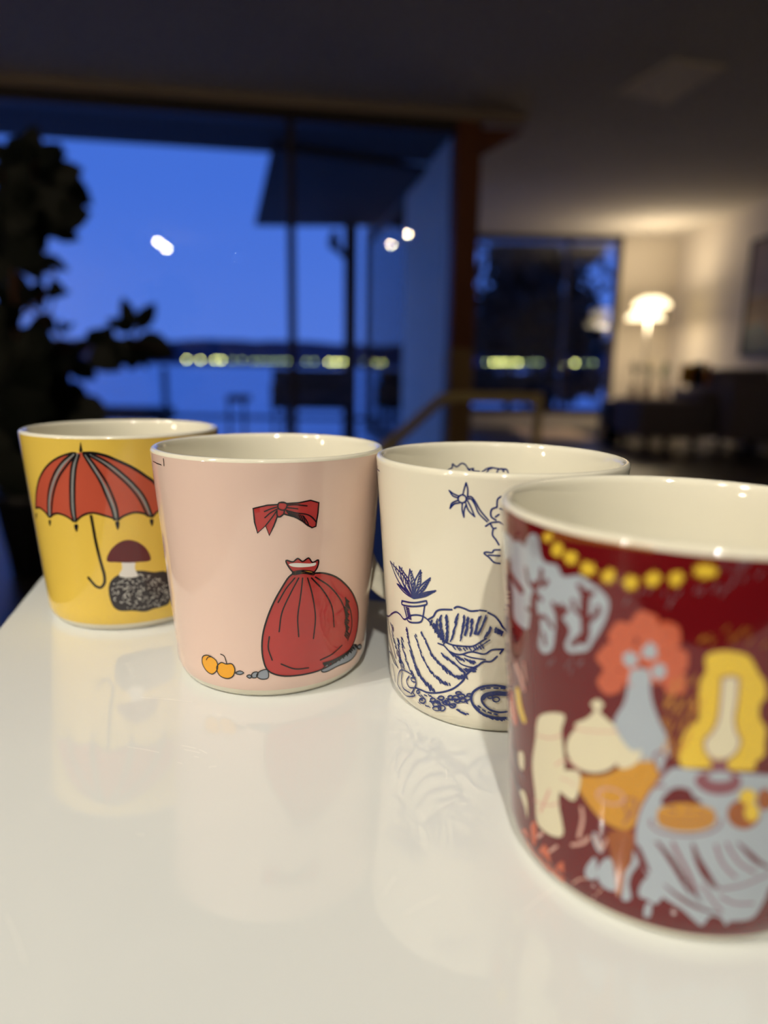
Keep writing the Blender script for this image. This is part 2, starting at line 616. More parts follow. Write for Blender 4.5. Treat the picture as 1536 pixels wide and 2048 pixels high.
class Ink:
    """one printed colour of one motif: filled shapes and pen strokes laid on the wall of a mug"""
    def __init__(s, mug, level, inside=False, tile=(0, 0, 1.0)):
        s.wk = 1.12
        s.m, s.h, s.ins, s.bm, s.tile = mug, 0.00007 + 0.000035 * level, inside, B(), tile

    def T(s, pts, tile=None):
        ox, oy, k = tile or s.tile
        return [(ox + p[0] / k, oy + p[1] / k) for p in pts]

    def lift(s):
        s.h += 0.0000004

    def fill(s, pts, smooth=True, tile=None):
        s.lift()
        q = s.m.uv(s.T(pts, tile), s.ins)
        if smooth:
            q = smooth_closed(q, 4)
        # densify
        out = []
        for i, p in enumerate(q):
            n = q[(i + 1) % len(q)]
            k = max(1, int((n - p).length / 0.0018))
            for j in range(k):
                out.append(p.lerp(n, j / k))
        xs = [p.x for p in out]; ys = [p.y for p in out]
        verts = list(out)
        g = 0.0026
        ne = len(out)
        yy = min(ys) + g / 2
        row = 0
        while yy < max(ys):
            xx = min(xs) + (g / 2 if row % 2 else g)
            while xx < max(xs):
                c = False
                dmin = 1
                for i in range(ne):
                    a, b = out[i], out[(i + 1) % ne]
                    if (a.y > yy) != (b.y > yy) and xx < (b.x - a.x) * (yy - a.y) / (b.y - a.y) + a.x:
                        c = not c
                    dmin = min(dmin, (a.x - xx) ** 2 + (a.y - yy) ** 2)
                if c and dmin > (0.0007) ** 2:
                    verts.append(V((xx, yy)))
                xx += g
            yy += g
            row += 1
        r = delaunay_2d_cdt(verts, [], [list(range(ne))], 1, 1e-6)
        vv = [s.bm.verts.new(s.m.place(p.x, p.y, s.h, s.ins)) for p in r[0]]
        for f in r[2]:
            try:
                fc = s.bm.faces.new([vv[i] for i in f])
            except ValueError:
                pass

    def ellipse(s, cx, cy, rx, ry, rot=0, n=20, tile=None, jag=0.0):
        pts = []
        for i in range(n):
            a = 2 * pi * i / n
            k = 1 + jag * (1 if i % 2 else -1) * random.random()
            x, y = rx * k * cos(a), ry * k * sin(a)
            pts.append((cx + x * cos(rot) - y * sin(rot), cy + x * sin(rot) + y * cos(rot)))
        return pts

    def stroke(s, pts, w, taper=False, tile=None, closed=False, smooth=True):
        """w is the width in photo pixels"""
        s.lift()
        P = s.T(pts, tile)
        if closed:
            P = P + [P[0]]
        q = s.m.uv(P, s.ins)
        # pixel size at this place
        c = P[len(P) // 2]
        a = s.m.uv([(c[0], c[1]), (c[0], c[1] + 2)], s.ins)
        px = max(1e-5, abs(a[0].y - a[1].y) / 2)
        px = min(px, 0.00045)
        hw = w * px / 2 * s.wk
        if smooth and len(q) > 2:
            if closed:
                q = smooth_closed(q[:-1], 4); q.append(q[0])
            else:
                q = smooth_pts(q, 5)
        out = []
        for i in range(len(q) - 1):
            k = max(1, int((q[i + 1] - q[i]).length / 0.003))
            for j in range(k):
                out.append(q[i].lerp(q[i + 1], j / k))
        out.append(q[-1])
        n = len(out)
        L = []
        for i, p in enumerate(out):
            a_, b_ = out[max(i - 1, 0)], out[min(i + 1, n - 1)]
            if closed and i in (0, n - 1):
                a_, b_ = out[n - 2], out[1]
            d = (b_ - a_)
            if d.length < 1e-9:
                d = V((1, 0))
            d.normalize()
            nn = V((-d.y, d.x))
            h = hw
            if taper:
                h = hw * (0.25 + 0.75 * sin(pi * min(1, max(0.0, (i + 0.0) / max(1, n - 1)))) )
            L.append((p + nn * h, p - nn * h))
        vs = [(s.bm.verts.new(s.m.place(a.x, a.y, s.h, s.ins)), s.bm.verts.new(s.m.place(b.x, b.y, s.h, s.ins))) for a, b in L]
        for (a, b), (c_, d_) in zip(vs, vs[1:]):
            s.bm.faces.new((a, b, d_, c_))
        # round ends
        if not closed and not taper and hw > 0.00008:
            for p in (out[0], out[-1]):
                ring = [s.bm.verts.new(s.m.place(p.x + hw * cos(t * pi / 4), p.y + hw * sin(t * pi / 4), s.h + 0.0000006, s.ins)) for t in range(8)]
                s.bm.faces.new(ring)

    def done(s, name, m, label=None):
        bmesh.ops.recalc_face_normals(s.bm, faces=s.bm.faces)
        for f in s.bm.faces:
            c = f.calc_center_median()
            rad = V((c.x, c.y, 0))
            if (f.normal.dot(rad) < 0) != s.ins:
                f.normal_flip()
        o = obj(name, s.bm, m, s.m.t)
        if label:
            o['label'] = label
        return o


def ink(name, rgb, rough=0.07):
    return mat(name, rgb, rough=rough, coat=0.3)


K_BLACK = ink('black_ink', (22, 20, 22))
K_RED = ink('umbrella_red', (186, 82, 60))
K_ROSE = ink('rose_red', (178, 60, 58))
K_GREYRIB = ink('grey_ink', (140, 140, 138))
K_MAROON = ink('maroon_ink', (92, 28, 34))
K_CHAR = ink('charcoal_ink', (44, 40, 44))
K_WHITE = ink('white_ink', (222, 220, 214))
K_GOLD = ink('golden_ink', (232, 164, 36))
K_STONE = ink('stone_grey_ink', (140, 148, 158))
K_BLUE = ink('cobalt_ink', (26, 42, 104))
K_SILVER = ink('silver_blue_ink', (164, 173, 182))
K_CRIM = ink('crimson_ink', (98, 13, 19))
K_YEL = ink('bright_yellow_ink', (222, 188, 60))
K_ORANGE = ink('coral_orange_ink', (192, 94, 64))
K_OCHRE = ink('ochre_ink', (196, 140, 44))
K_BROWN = ink('brown_ink', (150, 82, 34))
K_MAUVE = ink('mauve_ink', (132, 78, 88))
K_PINK = ink('dusty_pink_ink', (206, 158, 144))
K_CREAMP = ink('cream_ink', (216, 207, 176))
K_AMBER = ink('amber_ink', (198, 136, 54))

POS = [(-0.116914, 0.31068), (-0.04207, 0.253155), (0.038497, 0.231852), (0.067951, 0.151472)]

# ---- yellow mug -------------------------------------------------------------
yel = Mug('yellow_mug', 'yellow porcelain mug with a red umbrella print, at the far left', *POS[0], band=(226, 192, 82),
          band_label='yellow glazed outside', handle=75)
T1 = (50, 860, 5.12)
k = Ink(yel, 1, tile=T1)
k.fill([(112, 800), (118, 640), (150, 500), (220, 380), (330, 290), (460, 240), (570, 232), (700, 236), (820, 262), (940, 310), (1100, 385), (1230, 470), (1330, 550),
        (1380, 640), (1400, 760), (1400, 840), (1360, 830), (1300, 890), (1200, 855), (1110, 845), (1010, 880), (945, 925), (830, 880), (700, 850), (600, 870), (510, 935),
        (430, 885), (350, 855), (255, 895), (200, 825), (150, 790)], smooth=False)
k.done('umbrella_canopy_print', K_RED, 'red umbrella canopy')
k = Ink(yel, 2, tile=T1)
for p in ([(500, 245), (410, 330), (330, 450), (275, 600), (252, 740), (255, 890)], [(540, 250), (505, 350), (487, 520), (487, 700), (495, 830), (510, 930)],
          [(610, 250), (700, 380), (790, 530), (860, 670), (910, 800), (935, 920)], [(650, 250), (800, 320), (950, 430), (1100, 570), (1200, 700), (1290, 885)]):
    k.stroke(p, 4.2)
k.done('umbrella_rib_print', K_GREYRIB, 'grey umbrella ribs')
k = Ink(yel, 3, tile=T1)
for p in ([(480, 245), (380, 330), (300, 450), (250, 600), (236, 740), (240, 880)], [(520, 255), (440, 350), (350, 480), (300, 620), (278, 760), (272, 880)],
          [(520, 255), (480, 370), (466, 520), (466, 700), (475, 830), (500, 935)], [(555, 255), (525, 370), (510, 520), (508, 700), (515, 830), (525, 935)],
          [(600, 255), (690, 400), (770, 530), (830, 670), (885, 800), (915, 920)], [(630, 250), (730, 380), (830, 530), (895, 670), (940, 800), (955, 920)],
          [(640, 250), (790, 340), (930, 450), (1070, 580), (1170, 710), (1255, 880)], [(690, 250), (830, 320), (980, 430), (1130, 570), (1230, 700), (1305, 885)]):
    k.stroke(p, 3.6)
k.stroke([(112, 800), (118, 640), (150, 500), (220, 380), (330, 290), (460, 240), (520, 236)], 3.2)
k.stroke([(600, 236), (700, 236), (820, 262), (940, 310), (1100, 385), (1230, 470), (1330, 550), (1390, 700)], 5)
for p in ([(115, 800), (150, 795), (200, 830), (250, 890)], [(262, 890), (300, 860), (350, 855), (430, 885), (500, 935)], [(518, 935), (600, 870), (700, 848), (830, 880), (930, 912)],
          [(955, 920), (1010, 880), (1110, 845), (1200, 850), (1290, 888)], [(1305, 888), (1360, 830), (1400, 840)]):
    k.stroke(p, 3.4)
k.fill([(570, 118), (590, 210), (570, 235), (556, 210)], smooth=False)
for cx, cy, w, h in ((120, 880, 4, 30), (256, 950, 10, 34), (524, 1000, 18, 42), (945, 975, 18, 48), (1294, 945, 17, 40)):
    k.fill([(cx - w, cy - h * 0.7), (cx + w, cy - h * 0.8), (cx + w * 1.1, cy + h * 0.2), (cx + w * 0.3, cy + h), (cx - w * 0.7, cy + h * 0.2)])
k.stroke([(678, 880), (700, 1000), (725, 1140), (760, 1290), (790, 1400), (812, 1480), (815, 1560), (780, 1610), (730, 1600), (690, 1560), (652, 1512)], 4.6)
k.done('umbrella_outline_print', K_BLACK, 'black umbrella outline and hooked handle')
# a toadstool beside a speckled rock stands in for the figure
k = Ink(yel, 1, tile=T1)
k.fill([(870, 1560), (960, 1480), (1080, 1450), (1200, 1440), (1320, 1455), (1440, 1450), (1500, 1560), (1480, 1760), (1400, 1810), (1320, 1830), (1230, 1860),
        (1100, 1850), (970, 1850), (900, 1800), (860, 1680)])
k.done('rock_print', K_CHAR, 'charcoal speckled rock')
k = Ink(yel, 3, tile=T1)
k.fill([(840, 1340), (870, 1240), (950, 1160), (1050, 1125), (1160, 1150), (1250, 1225), (1285, 1330), (1180, 1350), (1060, 1358), (940, 1352)])
k.done('toadstool_cap_print', K_MAROON, 'maroon toadstool cap')
k = Ink(yel, 2, tile=T1)
k.fill([(1000, 1340), (1120, 1340), (1125, 1420), (1150, 1500), (970, 1500), (995, 1420)])
for i in range(300):
    x = random.uniform(880, 1470); y = random.uniform(1470, 1840)
    if (x - 1180) ** 2 / 300 ** 2 + (y - 1655) ** 2 / 190 ** 2 > 1:
        continue
    a = random.uniform(0, pi)
    k.stroke([(x, y), (x + 9 * cos(a), y + 9 * sin(a))], 1.1, smooth=False)
k.done('speckle_print', K_WHITE, 'pale speckles and toadstool stem')

# ---- pink mug ---------------------------------------------------------------
pnk = Mug('pink_mug', 'pale pink porcelain mug with a red bow print, right of the yellow mug', *POS[1], band=(222, 194, 179),
          band_label='pale pink glazed outside', handle=60)
T2 = (480, 980, 5.12)
BOW = [(135, 188), (280, 155), (385, 148), (400, 128), (450, 128), (480, 138), (600, 130), (720, 105), (805, 128), (795, 240), (780, 330), (775, 370), (735, 385), (690, 360), (640, 318), (560, 275),
       (450, 245), (405, 275), (378, 280), (345, 370), (300, 465), (262, 365), (180, 440), (150, 330)]
k = Ink(pnk, 1, tile=T2)
k.fill(BOW, smooth=False)
k.done('bow_print', K_ROSE, 'red bow')
SACK = [(560, 850), (640, 835), (720, 850), (850, 850), (980, 890), (1090, 980), (1165, 1090), (1205, 1230), (1200, 1400), (1160, 1560), (1090, 1670), (960, 1770), (800, 1850), (600, 1895),
        (420, 1900), (290, 1850), (240, 1740), (225, 1600), (240, 1450), (290, 1280), (360, 1120), (440, 980), (500, 890)]
RUFF = [(560, 850), (500, 790), (470, 720), (540, 735), (590, 700), (640, 730), (700, 695), (740, 740), (800, 715), (790, 790), (740, 850), (650, 838)]
k = Ink(pnk, 1, tile=T2)
k.fill(SACK)
k.fill(RUFF)
k.done('sack_print', K_ROSE, 'large red cloth sack')
k = Ink(pnk, 2, tile=T2)
k.fill([(500, 760), (560, 748), (640, 750), (720, 752), (775, 745), (760, 775), (650, 790), (540, 785)])
k.done('sack_lining_print', K_WHITE, 'white lining at the sack mouth')
k = Ink(pnk, 3, tile=T2)
k.fill([(545, 838), (650, 822), (750, 838), (750, 866), (650, 852), (548, 866)])
TC = (280, 840, 2.954)
k.done('cord_print', K_GOLD, 'golden cord round the sack')
k = Ink(pnk, 2, tile=TC)
k.fill([(372, 1400), (395, 1388), (425, 1398), (455, 1425), (460, 1470), (430, 1500), (395, 1480), (372, 1440)], tile=TC)
k.done('fruit_print', K_GOLD, 'left golden fruit')
k = Ink(pnk, 3, tile=TC)
k.fill([(455, 1460), (480, 1432), (510, 1440), (545, 1440), (562, 1475), (548, 1515), (510, 1525), (470, 1505)], tile=TC)
k.done('fruit_print', K_GOLD, 'right golden fruit')
k = Ink(pnk, 1, tile=T2)
ST = [[(830, 1850), (880, 1790), (960, 1740), (1100, 1670), (1150, 1590), (1190, 1590), (1190, 1660), (1130, 1740), (1000, 1800), (880, 1860)],
      [(170, 1900), (210, 1850), (280, 1840), (290, 1920), (220, 1935)], [(115, 1900), (140, 1865), (185, 1865), (170, 1915), (130, 1920)], [(70, 1905), (95, 1890), (125, 1905), (100, 1925)],
      [(1195, 1600), (1225, 1580), (1240, 1610), (1215, 1630)], [(-45, 1872), (0, 1850), (40, 1870), (0, 1888)]]
for p in ST:
    k.fill(p)
k.done('pebble_print', K_STONE, 'grey pebbles')
k = Ink(pnk, 4, tile=T2)
k.stroke(BOW, 2.4, closed=True, smooth=False)
k.stroke([(388, 160), (400, 130), (450, 125), (482, 150), (465, 195), (430, 205), (395, 190)], 2.2, closed=True)
k.stroke([(378, 210), (380, 260), (410, 275), (445, 245), (455, 205)], 2.2)
for p in ([(250, 220), (320, 190), (385, 172)], [(255, 282), (310, 235), (385, 192)], [(262, 365), (320, 290), (378, 210)], [(345, 370), (370, 310), (382, 260)],
          [(482, 155), (570, 150), (685, 162)], [(480, 180), (530, 185), (590, 192)], [(470, 208), (580, 235), (700, 255), (780, 325)], [(650, 268), (690, 330), (700, 365)],
          [(700, 255), (740, 280), (775, 325)]):
    k.stroke(p, 2.0)
for i in range(9):
    k.stroke([(480 + i * 20, 220 + i * 5), (505 + i * 20, 255 + i * 9)], 2.0, smooth=False)
k.done('bow_outline_print', K_BLACK, 'black outline of the bow')
k = Ink(pnk, 4, tile=T2)
k.stroke(SACK, 2.6, closed=True)
k.stroke(RUFF, 2.4, closed=True)
k.stroke([(545, 838), (650, 822), (750, 838), (750, 866), (650, 852), (548, 866)], 1.8, closed=True)
for p in ([(600, 900), (520, 1050), (430, 1250), (400, 1450)], [(640, 900), (620, 1080), (590, 1300), (600, 1500)], [(690, 900), (740, 1080), (770, 1300), (750, 1520)], [(730, 900), (850, 1030), (940, 1200), (960, 1400)],
          [(770, 890), (930, 1000), (1050, 1170), (1090, 1350)], [(560, 900), (470, 1010), (390, 1150)], [(1075, 1100), (1130, 1250), (1140, 1400), (1100, 1540)],
          [(300, 1500), (290, 1620), (330, 1740)], [(420, 1780), (560, 1830), (700, 1820)], [(820, 1740), (940, 1680), (1040, 1590)]):
    k.stroke(p, 2.2)
for i in range(18):
    y = 1110 + i * 22
    k.stroke([(1075 + 6 * sin(i), y), (1112 - (i % 3) * 8, y + 34)], 2.4, smooth=False)
for i in range(26):
    t = i / 25
    x = 850 + 320 * t; y = 1770 - 60 * t - 120 * t * t
    k.stroke([(x, y), (x + 15, y + 30 - 10 * (i % 3))], 2.6, smooth=False)
for p in ST:
    k.stroke(p, 1.6, closed=True)
k.done('sack_outline_print', K_BLACK, 'black outline of sack and pebbles')
k = Ink(pnk, 5, tile=T2)
k.stroke([(372, 1400), (395, 1388), (425, 1398), (455, 1425), (460, 1470), (430, 1500), (395, 1480), (372, 1440)], 1.8, closed=True, tile=TC)
k.stroke([(455, 1460), (480, 1432), (510, 1440), (545, 1440), (562, 1475), (548, 1515), (510, 1525), (470, 1505)], 1.8, closed=True, tile=TC)
k.stroke([(478, 1382), (500, 1395), (515, 1440)], 1.6, tile=TC)
k.stroke([(395, 1415), (405, 1400), (425, 1398)], 1.4, tile=TC)
k.done('fruit_outline_print', K_BLACK, 'black outline of the fruits')
k = Ink(pnk, 4, tile=T2)
k.stroke([(80, 243), (128, 265)], 1.6, tile=TC, smooth=False)
k.stroke([(141, 228), (145, 270)], 1.6, tile=TC, smooth=False)
k.done('corner_mark_print', K_BLACK, 'small black marks below the rim')

# ---- cream mug with blue drawing --------------------------------------------
crm = Mug('cream_mug', 'cream porcelain mug with a blue line drawing of a seashell', *POS[2], handle=142)
G = (740, 900, 5.12)
Q = (740, 1180, 5.12)
k = Ink(crm, 1, tile=G)
k.wk = 1.35
k.stroke([(62, 185), (98, 215)], 1.8, smooth=False); k.stroke([(82, 160), (80, 200), (90, 262)], 1.6)
k.stroke([(85, 575), (110, 660), (122, 760), (128, 830)], 1.5); k.stroke([(85, 680), (98, 770), (105, 830), (108, 900)], 1.5)
# star flower
k.stroke([(985, 335), (965, 400), (950, 462)], 2.2); k.stroke([(985, 335), (1002, 400), (1000, 465)], 2.2)
k.stroke(k.ellipse(945, 500, 42, 40), 2.4, closed=True)
for p in ([(812, 415), (860, 450), (905, 470)], [(812, 415), (850, 470), (900, 490)], [(820, 598), (840, 545), (900, 515)], [(820, 598), (860, 555), (920, 540)],
          [(962, 688), (945, 620), (945, 545)], [(962, 688), (965, 620), (985, 560)], [(1072, 682), (1010, 620), (980, 540)], [(1072, 682), (1040, 600), (1000, 520)]):
    k.stroke(p, 2.2)
k.stroke([(1000, 480), (1040, 480), (1085, 540), (1130, 620), (1215, 722)], 2.2)
k.stroke([(1000, 500), (1040, 505), (1075, 560), (1115, 650), (1200, 735)], 2.2)
# bud and leaves at the right edge
for p in ([(1340, 475), (1305, 510), (1300, 580)], [(1300, 585), (1245, 610), (1240, 680), (1290, 718)], [(1320, 660), (1285, 685)], [(1185, 780), (1240, 745), (1320, 735)],
          [(1235, 760), (1260, 800), (1290, 800)], [(1260, 810), (1255, 870), (1290, 920), (1320, 970)], [(1330, 1022), (1270, 1025), (1250, 1050), (1190, 1045), (1170, 1060), (1220, 1100), (1270, 1150), (1330, 1162)],
          [(1330, 1082), (1270, 1080), (1215, 1075)], [(1330, 600), (1400, 640), (1450, 720)], [(1330, 740), (1400, 800), (1440, 900)]):
    k.stroke(p, 2.4)
# a potted plant with pointed leaves stands in for the figure on the shell
for dx, dy, wd_ in ((-240, -380, 34), (-150, -330, 40), (-40, -300, 44), (70, -290, 44), (170, -210, 38), (225, -80, 30), (-170, -150, 30)):
    bx, by = 450, 1520
    nx, ny = -dy / 400, dx / 400
    k.stroke([(bx, by), (bx + dx * .5 + nx * wd_, by + dy * .5 + ny * wd_), (bx + dx, by + dy)], 2.2)
    k.stroke([(bx, by), (bx + dx * .5 - nx * wd_, by + dy * .5 - ny * wd_), (bx + dx, by + dy)], 2.2)
    k.stroke([(bx, by), (bx + dx * .8, by + dy * .8)], 1.6)
    for i in range(6):
        t = 0.35 + i * 0.1
        k.stroke([(bx + dx * t, by + dy * t), (bx + dx * (t + .08) + nx * wd_ * .6, by + dy * (t + .08) + ny * wd_ * .6)], 1.6, smooth=False)
k.tile = Q
k.stroke([(330, 110), (450, 130), (580, 110)], 2.4)
k.stroke([(330, 110), (335, 150), (450, 168), (575, 150), (580, 110)], 2.4)
k.stroke([(350, 155), (370, 240), (395, 318), (470, 335), (530, 318), (550, 240), (562, 155)], 2.4)
for i in range(7):
    k.stroke([(372 + i * 4, 180 + i * 18), (400 + i * 4, 190 + i * 18)], 2.0, smooth=False)
# shell outline
for p, w in (([(150, 252), (195, 268), (230, 240), (270, 225), (310, 250), (350, 298), (390, 285), (420, 262), (480, 255), (540, 268), (600, 310), (660, 390), (720, 480), (770, 530), (850, 562), (960, 575), (1060, 572), (1150, 520), (1190, 495)], 2.4),
             ([(600, 300), (650, 270), (680, 220), (730, 200), (840, 200)], 2.6), ([(865, 185), (900, 170), (970, 190), (1030, 215), (1105, 210)], 2.8), ([(1120, 205), (1190, 215)], 2.4),
             ([(1210, 232), (1280, 270), (1330, 330), (1360, 380), (1420, 440)], 2.8),
             ([(160, 255), (170, 380), (200, 540), (250, 700), (290, 800)], 1.8), ([(185, 270), (205, 420), (240, 580), (270, 700)], 1.8),
             ([(195, 635), (215, 640), (250, 740), (290, 790)], 1.8),
             ([(700, 545), (760, 570), (820, 630), (920, 660), (1040, 632), (1170, 655), (1250, 612), (1365, 605)], 2.4),
             ([(1365, 605), (1330, 650)], 2.4), ([(1300, 680), (1240, 730), (1160, 735), (1100, 780), (1030, 830), (985, 870), (950, 930), (850, 1010), (720, 1048), (600, 1050), (520, 1020), (470, 1000)], 2.6),
             ([(880, 700), (940, 760), (1050, 790), (1100, 770)], 2.0), ([(950, 660), (1040, 690), (1180, 712)], 2.0)):
    k.stroke(p, w)


def hatch(k, line, n, dx, dy, w=1.9, jit=8):
    P = smooth_pts([V(p) for p in line], 8)
    for i in range(n):
        p = P[int(i / max(1, n - 1) * (len(P) - 1))]
        x, y = p.x + random.uniform(-jit, jit), p.y + random.uniform(-jit, jit)
        f = random.uniform(0.6, 1.3)
        k.stroke([(x, y), (x + dx * f, y + dy * f)], w, smooth=False)


for ln, n in (([(220, 340), (240, 480), (280, 620), (320, 780)], 26), ([(285, 500), (300, 640), (340, 780)], 26), ([(325, 480), (345, 620), (400, 780), (450, 880)], 30),
              ([(370, 390), (400, 540), (440, 700), (500, 850), (600, 960), (660, 1020)], 56), ([(465, 460), (520, 620), (590, 780), (700, 900), (810, 955)], 44),
              ([(530, 430), (590, 560), (640, 660), (720, 750), (800, 830)], 36), ([(425, 620), (470, 760), (540, 900), (620, 1000)], 40)):
    hatch(k, ln, n, 12, 30)
for ln, n in (([(730, 650), (820, 710), (900, 780), (960, 830)], 40), ([(740, 770), (820, 840), (900, 880), (980, 860)], 36), ([(820, 640), (900, 680), (1000, 710), (1060, 730)], 26), ([(960, 810), (1020, 800), (1060, 790)], 16)):
    hatch(k, ln, n, 26, 26)
for ln, n in (([(640, 310), (700, 400), (760, 500)], 22), ([(730, 260), (740, 400), (780, 510)], 24), ([(795, 260), (800, 400), (800, 500)], 22), ([(905, 240), (880, 360), (850, 490)], 24),
              ([(970, 260), (960, 370), (945, 470)], 22), ([(1010, 280), (1000, 380), (985, 430)], 22), ([(1050, 290), (1050, 380), (1040, 450)], 20), ([(1130, 260), (1100, 350), (1090, 420)], 26),
              ([(1190, 260), (1160, 350), (1120, 430)], 26), ([(1240, 370), (1220, 420), (1190, 450)], 16), ([(1290, 380), (1330, 410), (1360, 420)], 16), ([(690, 300), (700, 380), (720, 440)], 16)):
    hatch(k, ln, n, -14, 34)
hatch(k, [(860, 575), (960, 585), (1060, 580), (1140, 545)], 10, 26, 34)
for i in range(8):
    k.stroke([(1060 + i * 22, 620 - i * 15), (1072 + i * 22, 612 - i * 15)], 2.0, smooth=False)
# small spiral shell
for p in ([(290, 960), (300, 870), (330, 815), (400, 840), (460, 890), (480, 950), (460, 1010), (430, 1060)], [(290, 960), (330, 1030), (380, 1085), (465, 1080), (450, 1050)],
          [(340, 840), (330, 920), (350, 1000), (420, 1050)], [(410, 880), (385, 930), (410, 990), (460, 1000)], [(470, 890), (430, 900), (440, 930), (470, 940)],
          [(240, 760), (260, 860), (270, 940)], [(200, 850), (225, 930)]):
    k.stroke(p, 2.0)
# pebbles
for cx, cy, rx, ry in ((500, 1040, 14, 16), (545, 1130, 30, 26), (690, 1165, 40, 26), (690, 1210, 42, 24), (740, 1205, 34, 28), (790, 1150, 32, 20), (850, 1180, 30, 20), (735, 1100, 28, 18),
                       (880, 1100, 36, 22), (940, 1080, 34, 20), (1000, 1100, 32, 20), (900, 1130, 30, 18), (830, 1095, 26, 18), (960, 1125, 32, 18), (910, 1050, 28, 14), (650, 1120, 24, 18), (1020, 1070, 24, 14),
                       (1290, 1115, 34, 24), (1230, 1090, 24, 16)):
    k.stroke(k.ellipse(cx, cy, rx, ry, n=10), 2.0, closed=True)
for i in range(50):
    x = random.uniform(500, 1030); y = 1090 + (x - 500) * 0.06 + random.uniform(-45, 90)
    if x > 900 and y > 1150: y -= 60
    a = random.uniform(0.2, 0.9)
    k.stroke([(x, y), (x + 26 * cos(a), y + 26 * sin(a))], 1.8, smooth=False)
hatch(k, [(890, 1220), (930, 1245), (990, 1265)], 10, 24, 10)
# ring shaped pebble
k.stroke([(1400, 990), (1280, 972), (1150, 985), (1060, 1040), (1040, 1120), (1080, 1200), (1160, 1265), (1280, 1300), (1400, 1305)], 3.4)
k.stroke([(1400, 1045), (1290, 1038), (1190, 1055), (1145, 1100), (1160, 1160), (1230, 1220), (1320, 1245), (1400, 1240)], 2.8)
k.stroke([(1400, 1068), (1290, 1062), (1200, 1075), (1160, 1110)], 4.0)
for p in ([(1140, 1015), (1175, 1005)], [(1195, 1000), (1230, 998)], [(1270, 998), (1310, 1000)], [(1340, 1000), (1380, 1004)], [(1110, 1180), (1130, 1195)], [(1155, 1220), (1180, 1235)],
          [(1210, 1245), (1240, 1255)], [(1270, 1262), (1300, 1268)]):
    k.stroke(p, 2.4, smooth=False)
hatch(k, [(1060, 1170), (1120, 1240), (1200, 1290), (1300, 1310), (1400, 1310)], 34, 26, 14)
k.done('shell_drawing_print', K_BLUE, 'cobalt blue line drawing of shell, flower and pebbles')
k = Ink(crm, 1, inside=True, tile=G)
k.wk = 1.2
for p in ([(770, 235), (810, 200), (840, 180), (845, 142), (885, 172), (935, 138), (975, 150), (1010, 195), (1060, 190), (1050, 215), (1120, 222)], [(1150, 225), (1190, 195), (1240, 180), (1290, 188), (1340, 195), (1400, 200), (1415, 250)],
          [(1195, 240), (1215, 200), (1250, 185)], [(1300, 240), (1310, 205), (1350, 190)], [(1370, 225), (1360, 200), (1390, 200)], [(1000, 190), (1020, 215)]):
    k.stroke(p, 2.6)
k.done('inner_rim_print', K_BLUE, 'blue wavy line inside the mug')

# ---- dark red mug -----------------------------------------------------------
red = Mug('dark_red_mug', 'dark red patterned porcelain mug nearest the camera at the right', *POS[3], band=(98, 13, 19),
          band_label='dark red glazed outside', handle=70)
TA, TB, TCc, TD, TE, TF = (990, 1000, 5.12), (1236, 1060, 5.12), (990, 1300, 5.12), (1236, 1300, 5.12), (1010, 1580, 5.12), (1236, 1580, 5.12)
k = Ink(red, 1, tile=TA)
k.fill([(75, 300), (150, 360), (200, 430), (250, 420), (300, 470), (330, 400), (380, 350), (440, 380), (470, 560), (520, 640), (640, 670), (700, 780), (860, 770), (960, 830), (1080, 920), (1165, 1030), (1150, 1180), (1090, 1320),
        (1010, 1450), (950, 1540), (860, 1560), (760, 1560), (720, 1480), (770, 1340), (700, 1220), (640, 1180), (620, 1350), (590, 1530), (500, 1570), (450, 1480), (470, 1300), (430, 1080), (400, 960), (370, 1000), (350, 1290), (290, 1310), (200, 1200), (185, 960), (150, 700), (90, 520)])
k.tile = TE
k.fill([(820, 840), (850, 760), (930, 690), (935, 900), (850, 905)])
k.fill([(940, 860), (980, 750), (1060, 690), (1110, 760), (1145, 1000), (1070, 1025), (980, 960)])
k.fill([(1320, 620), (1370, 740), (1300, 850), (1270, 960), (1290, 1110), (1200, 1120), (1210, 960), (1230, 840), (1300, 740)])
k.fill([(900, 440), (940, 450), (1010, 600), (970, 640), (910, 540)])
k.tile = TF
k.fill([(215, 1080), (230, 970), (320, 880), (420, 950), (460, 1070), (390, 1165), (300, 1120)])
k.fill([(285, 1170), (340, 1160), (330, 1290), (265, 1290)])
k.tile = (0, 0, 1)
k.fill([(1340, 1536), (1400, 1540), (1470, 1545), (1540, 1550), (1600, 1556), (1640, 1600), (1640, 1700), (1600, 1760), (1545, 1770), (1530, 1795), (1505, 1835), (1460, 1842), (1452, 1850), (1440, 1835), (1420, 1832), (1405, 1850), (1390, 1842), (1360, 1815), (1318, 1788), (1292, 1745),
        (1274, 1695), (1272, 1650), (1284, 1610), (1310, 1568)])
# tall grey vase
k.fill([(1262, 1340), (1280, 1345), (1298, 1340), (1303, 1395), (1318, 1440), (1333, 1472), (1336, 1515), (1300, 1522), (1262, 1515), (1228, 1450), (1250, 1402)])
k.done('silver_shapes_print', K_SILVER, 'silver blue cloth, vase and tree canopy')
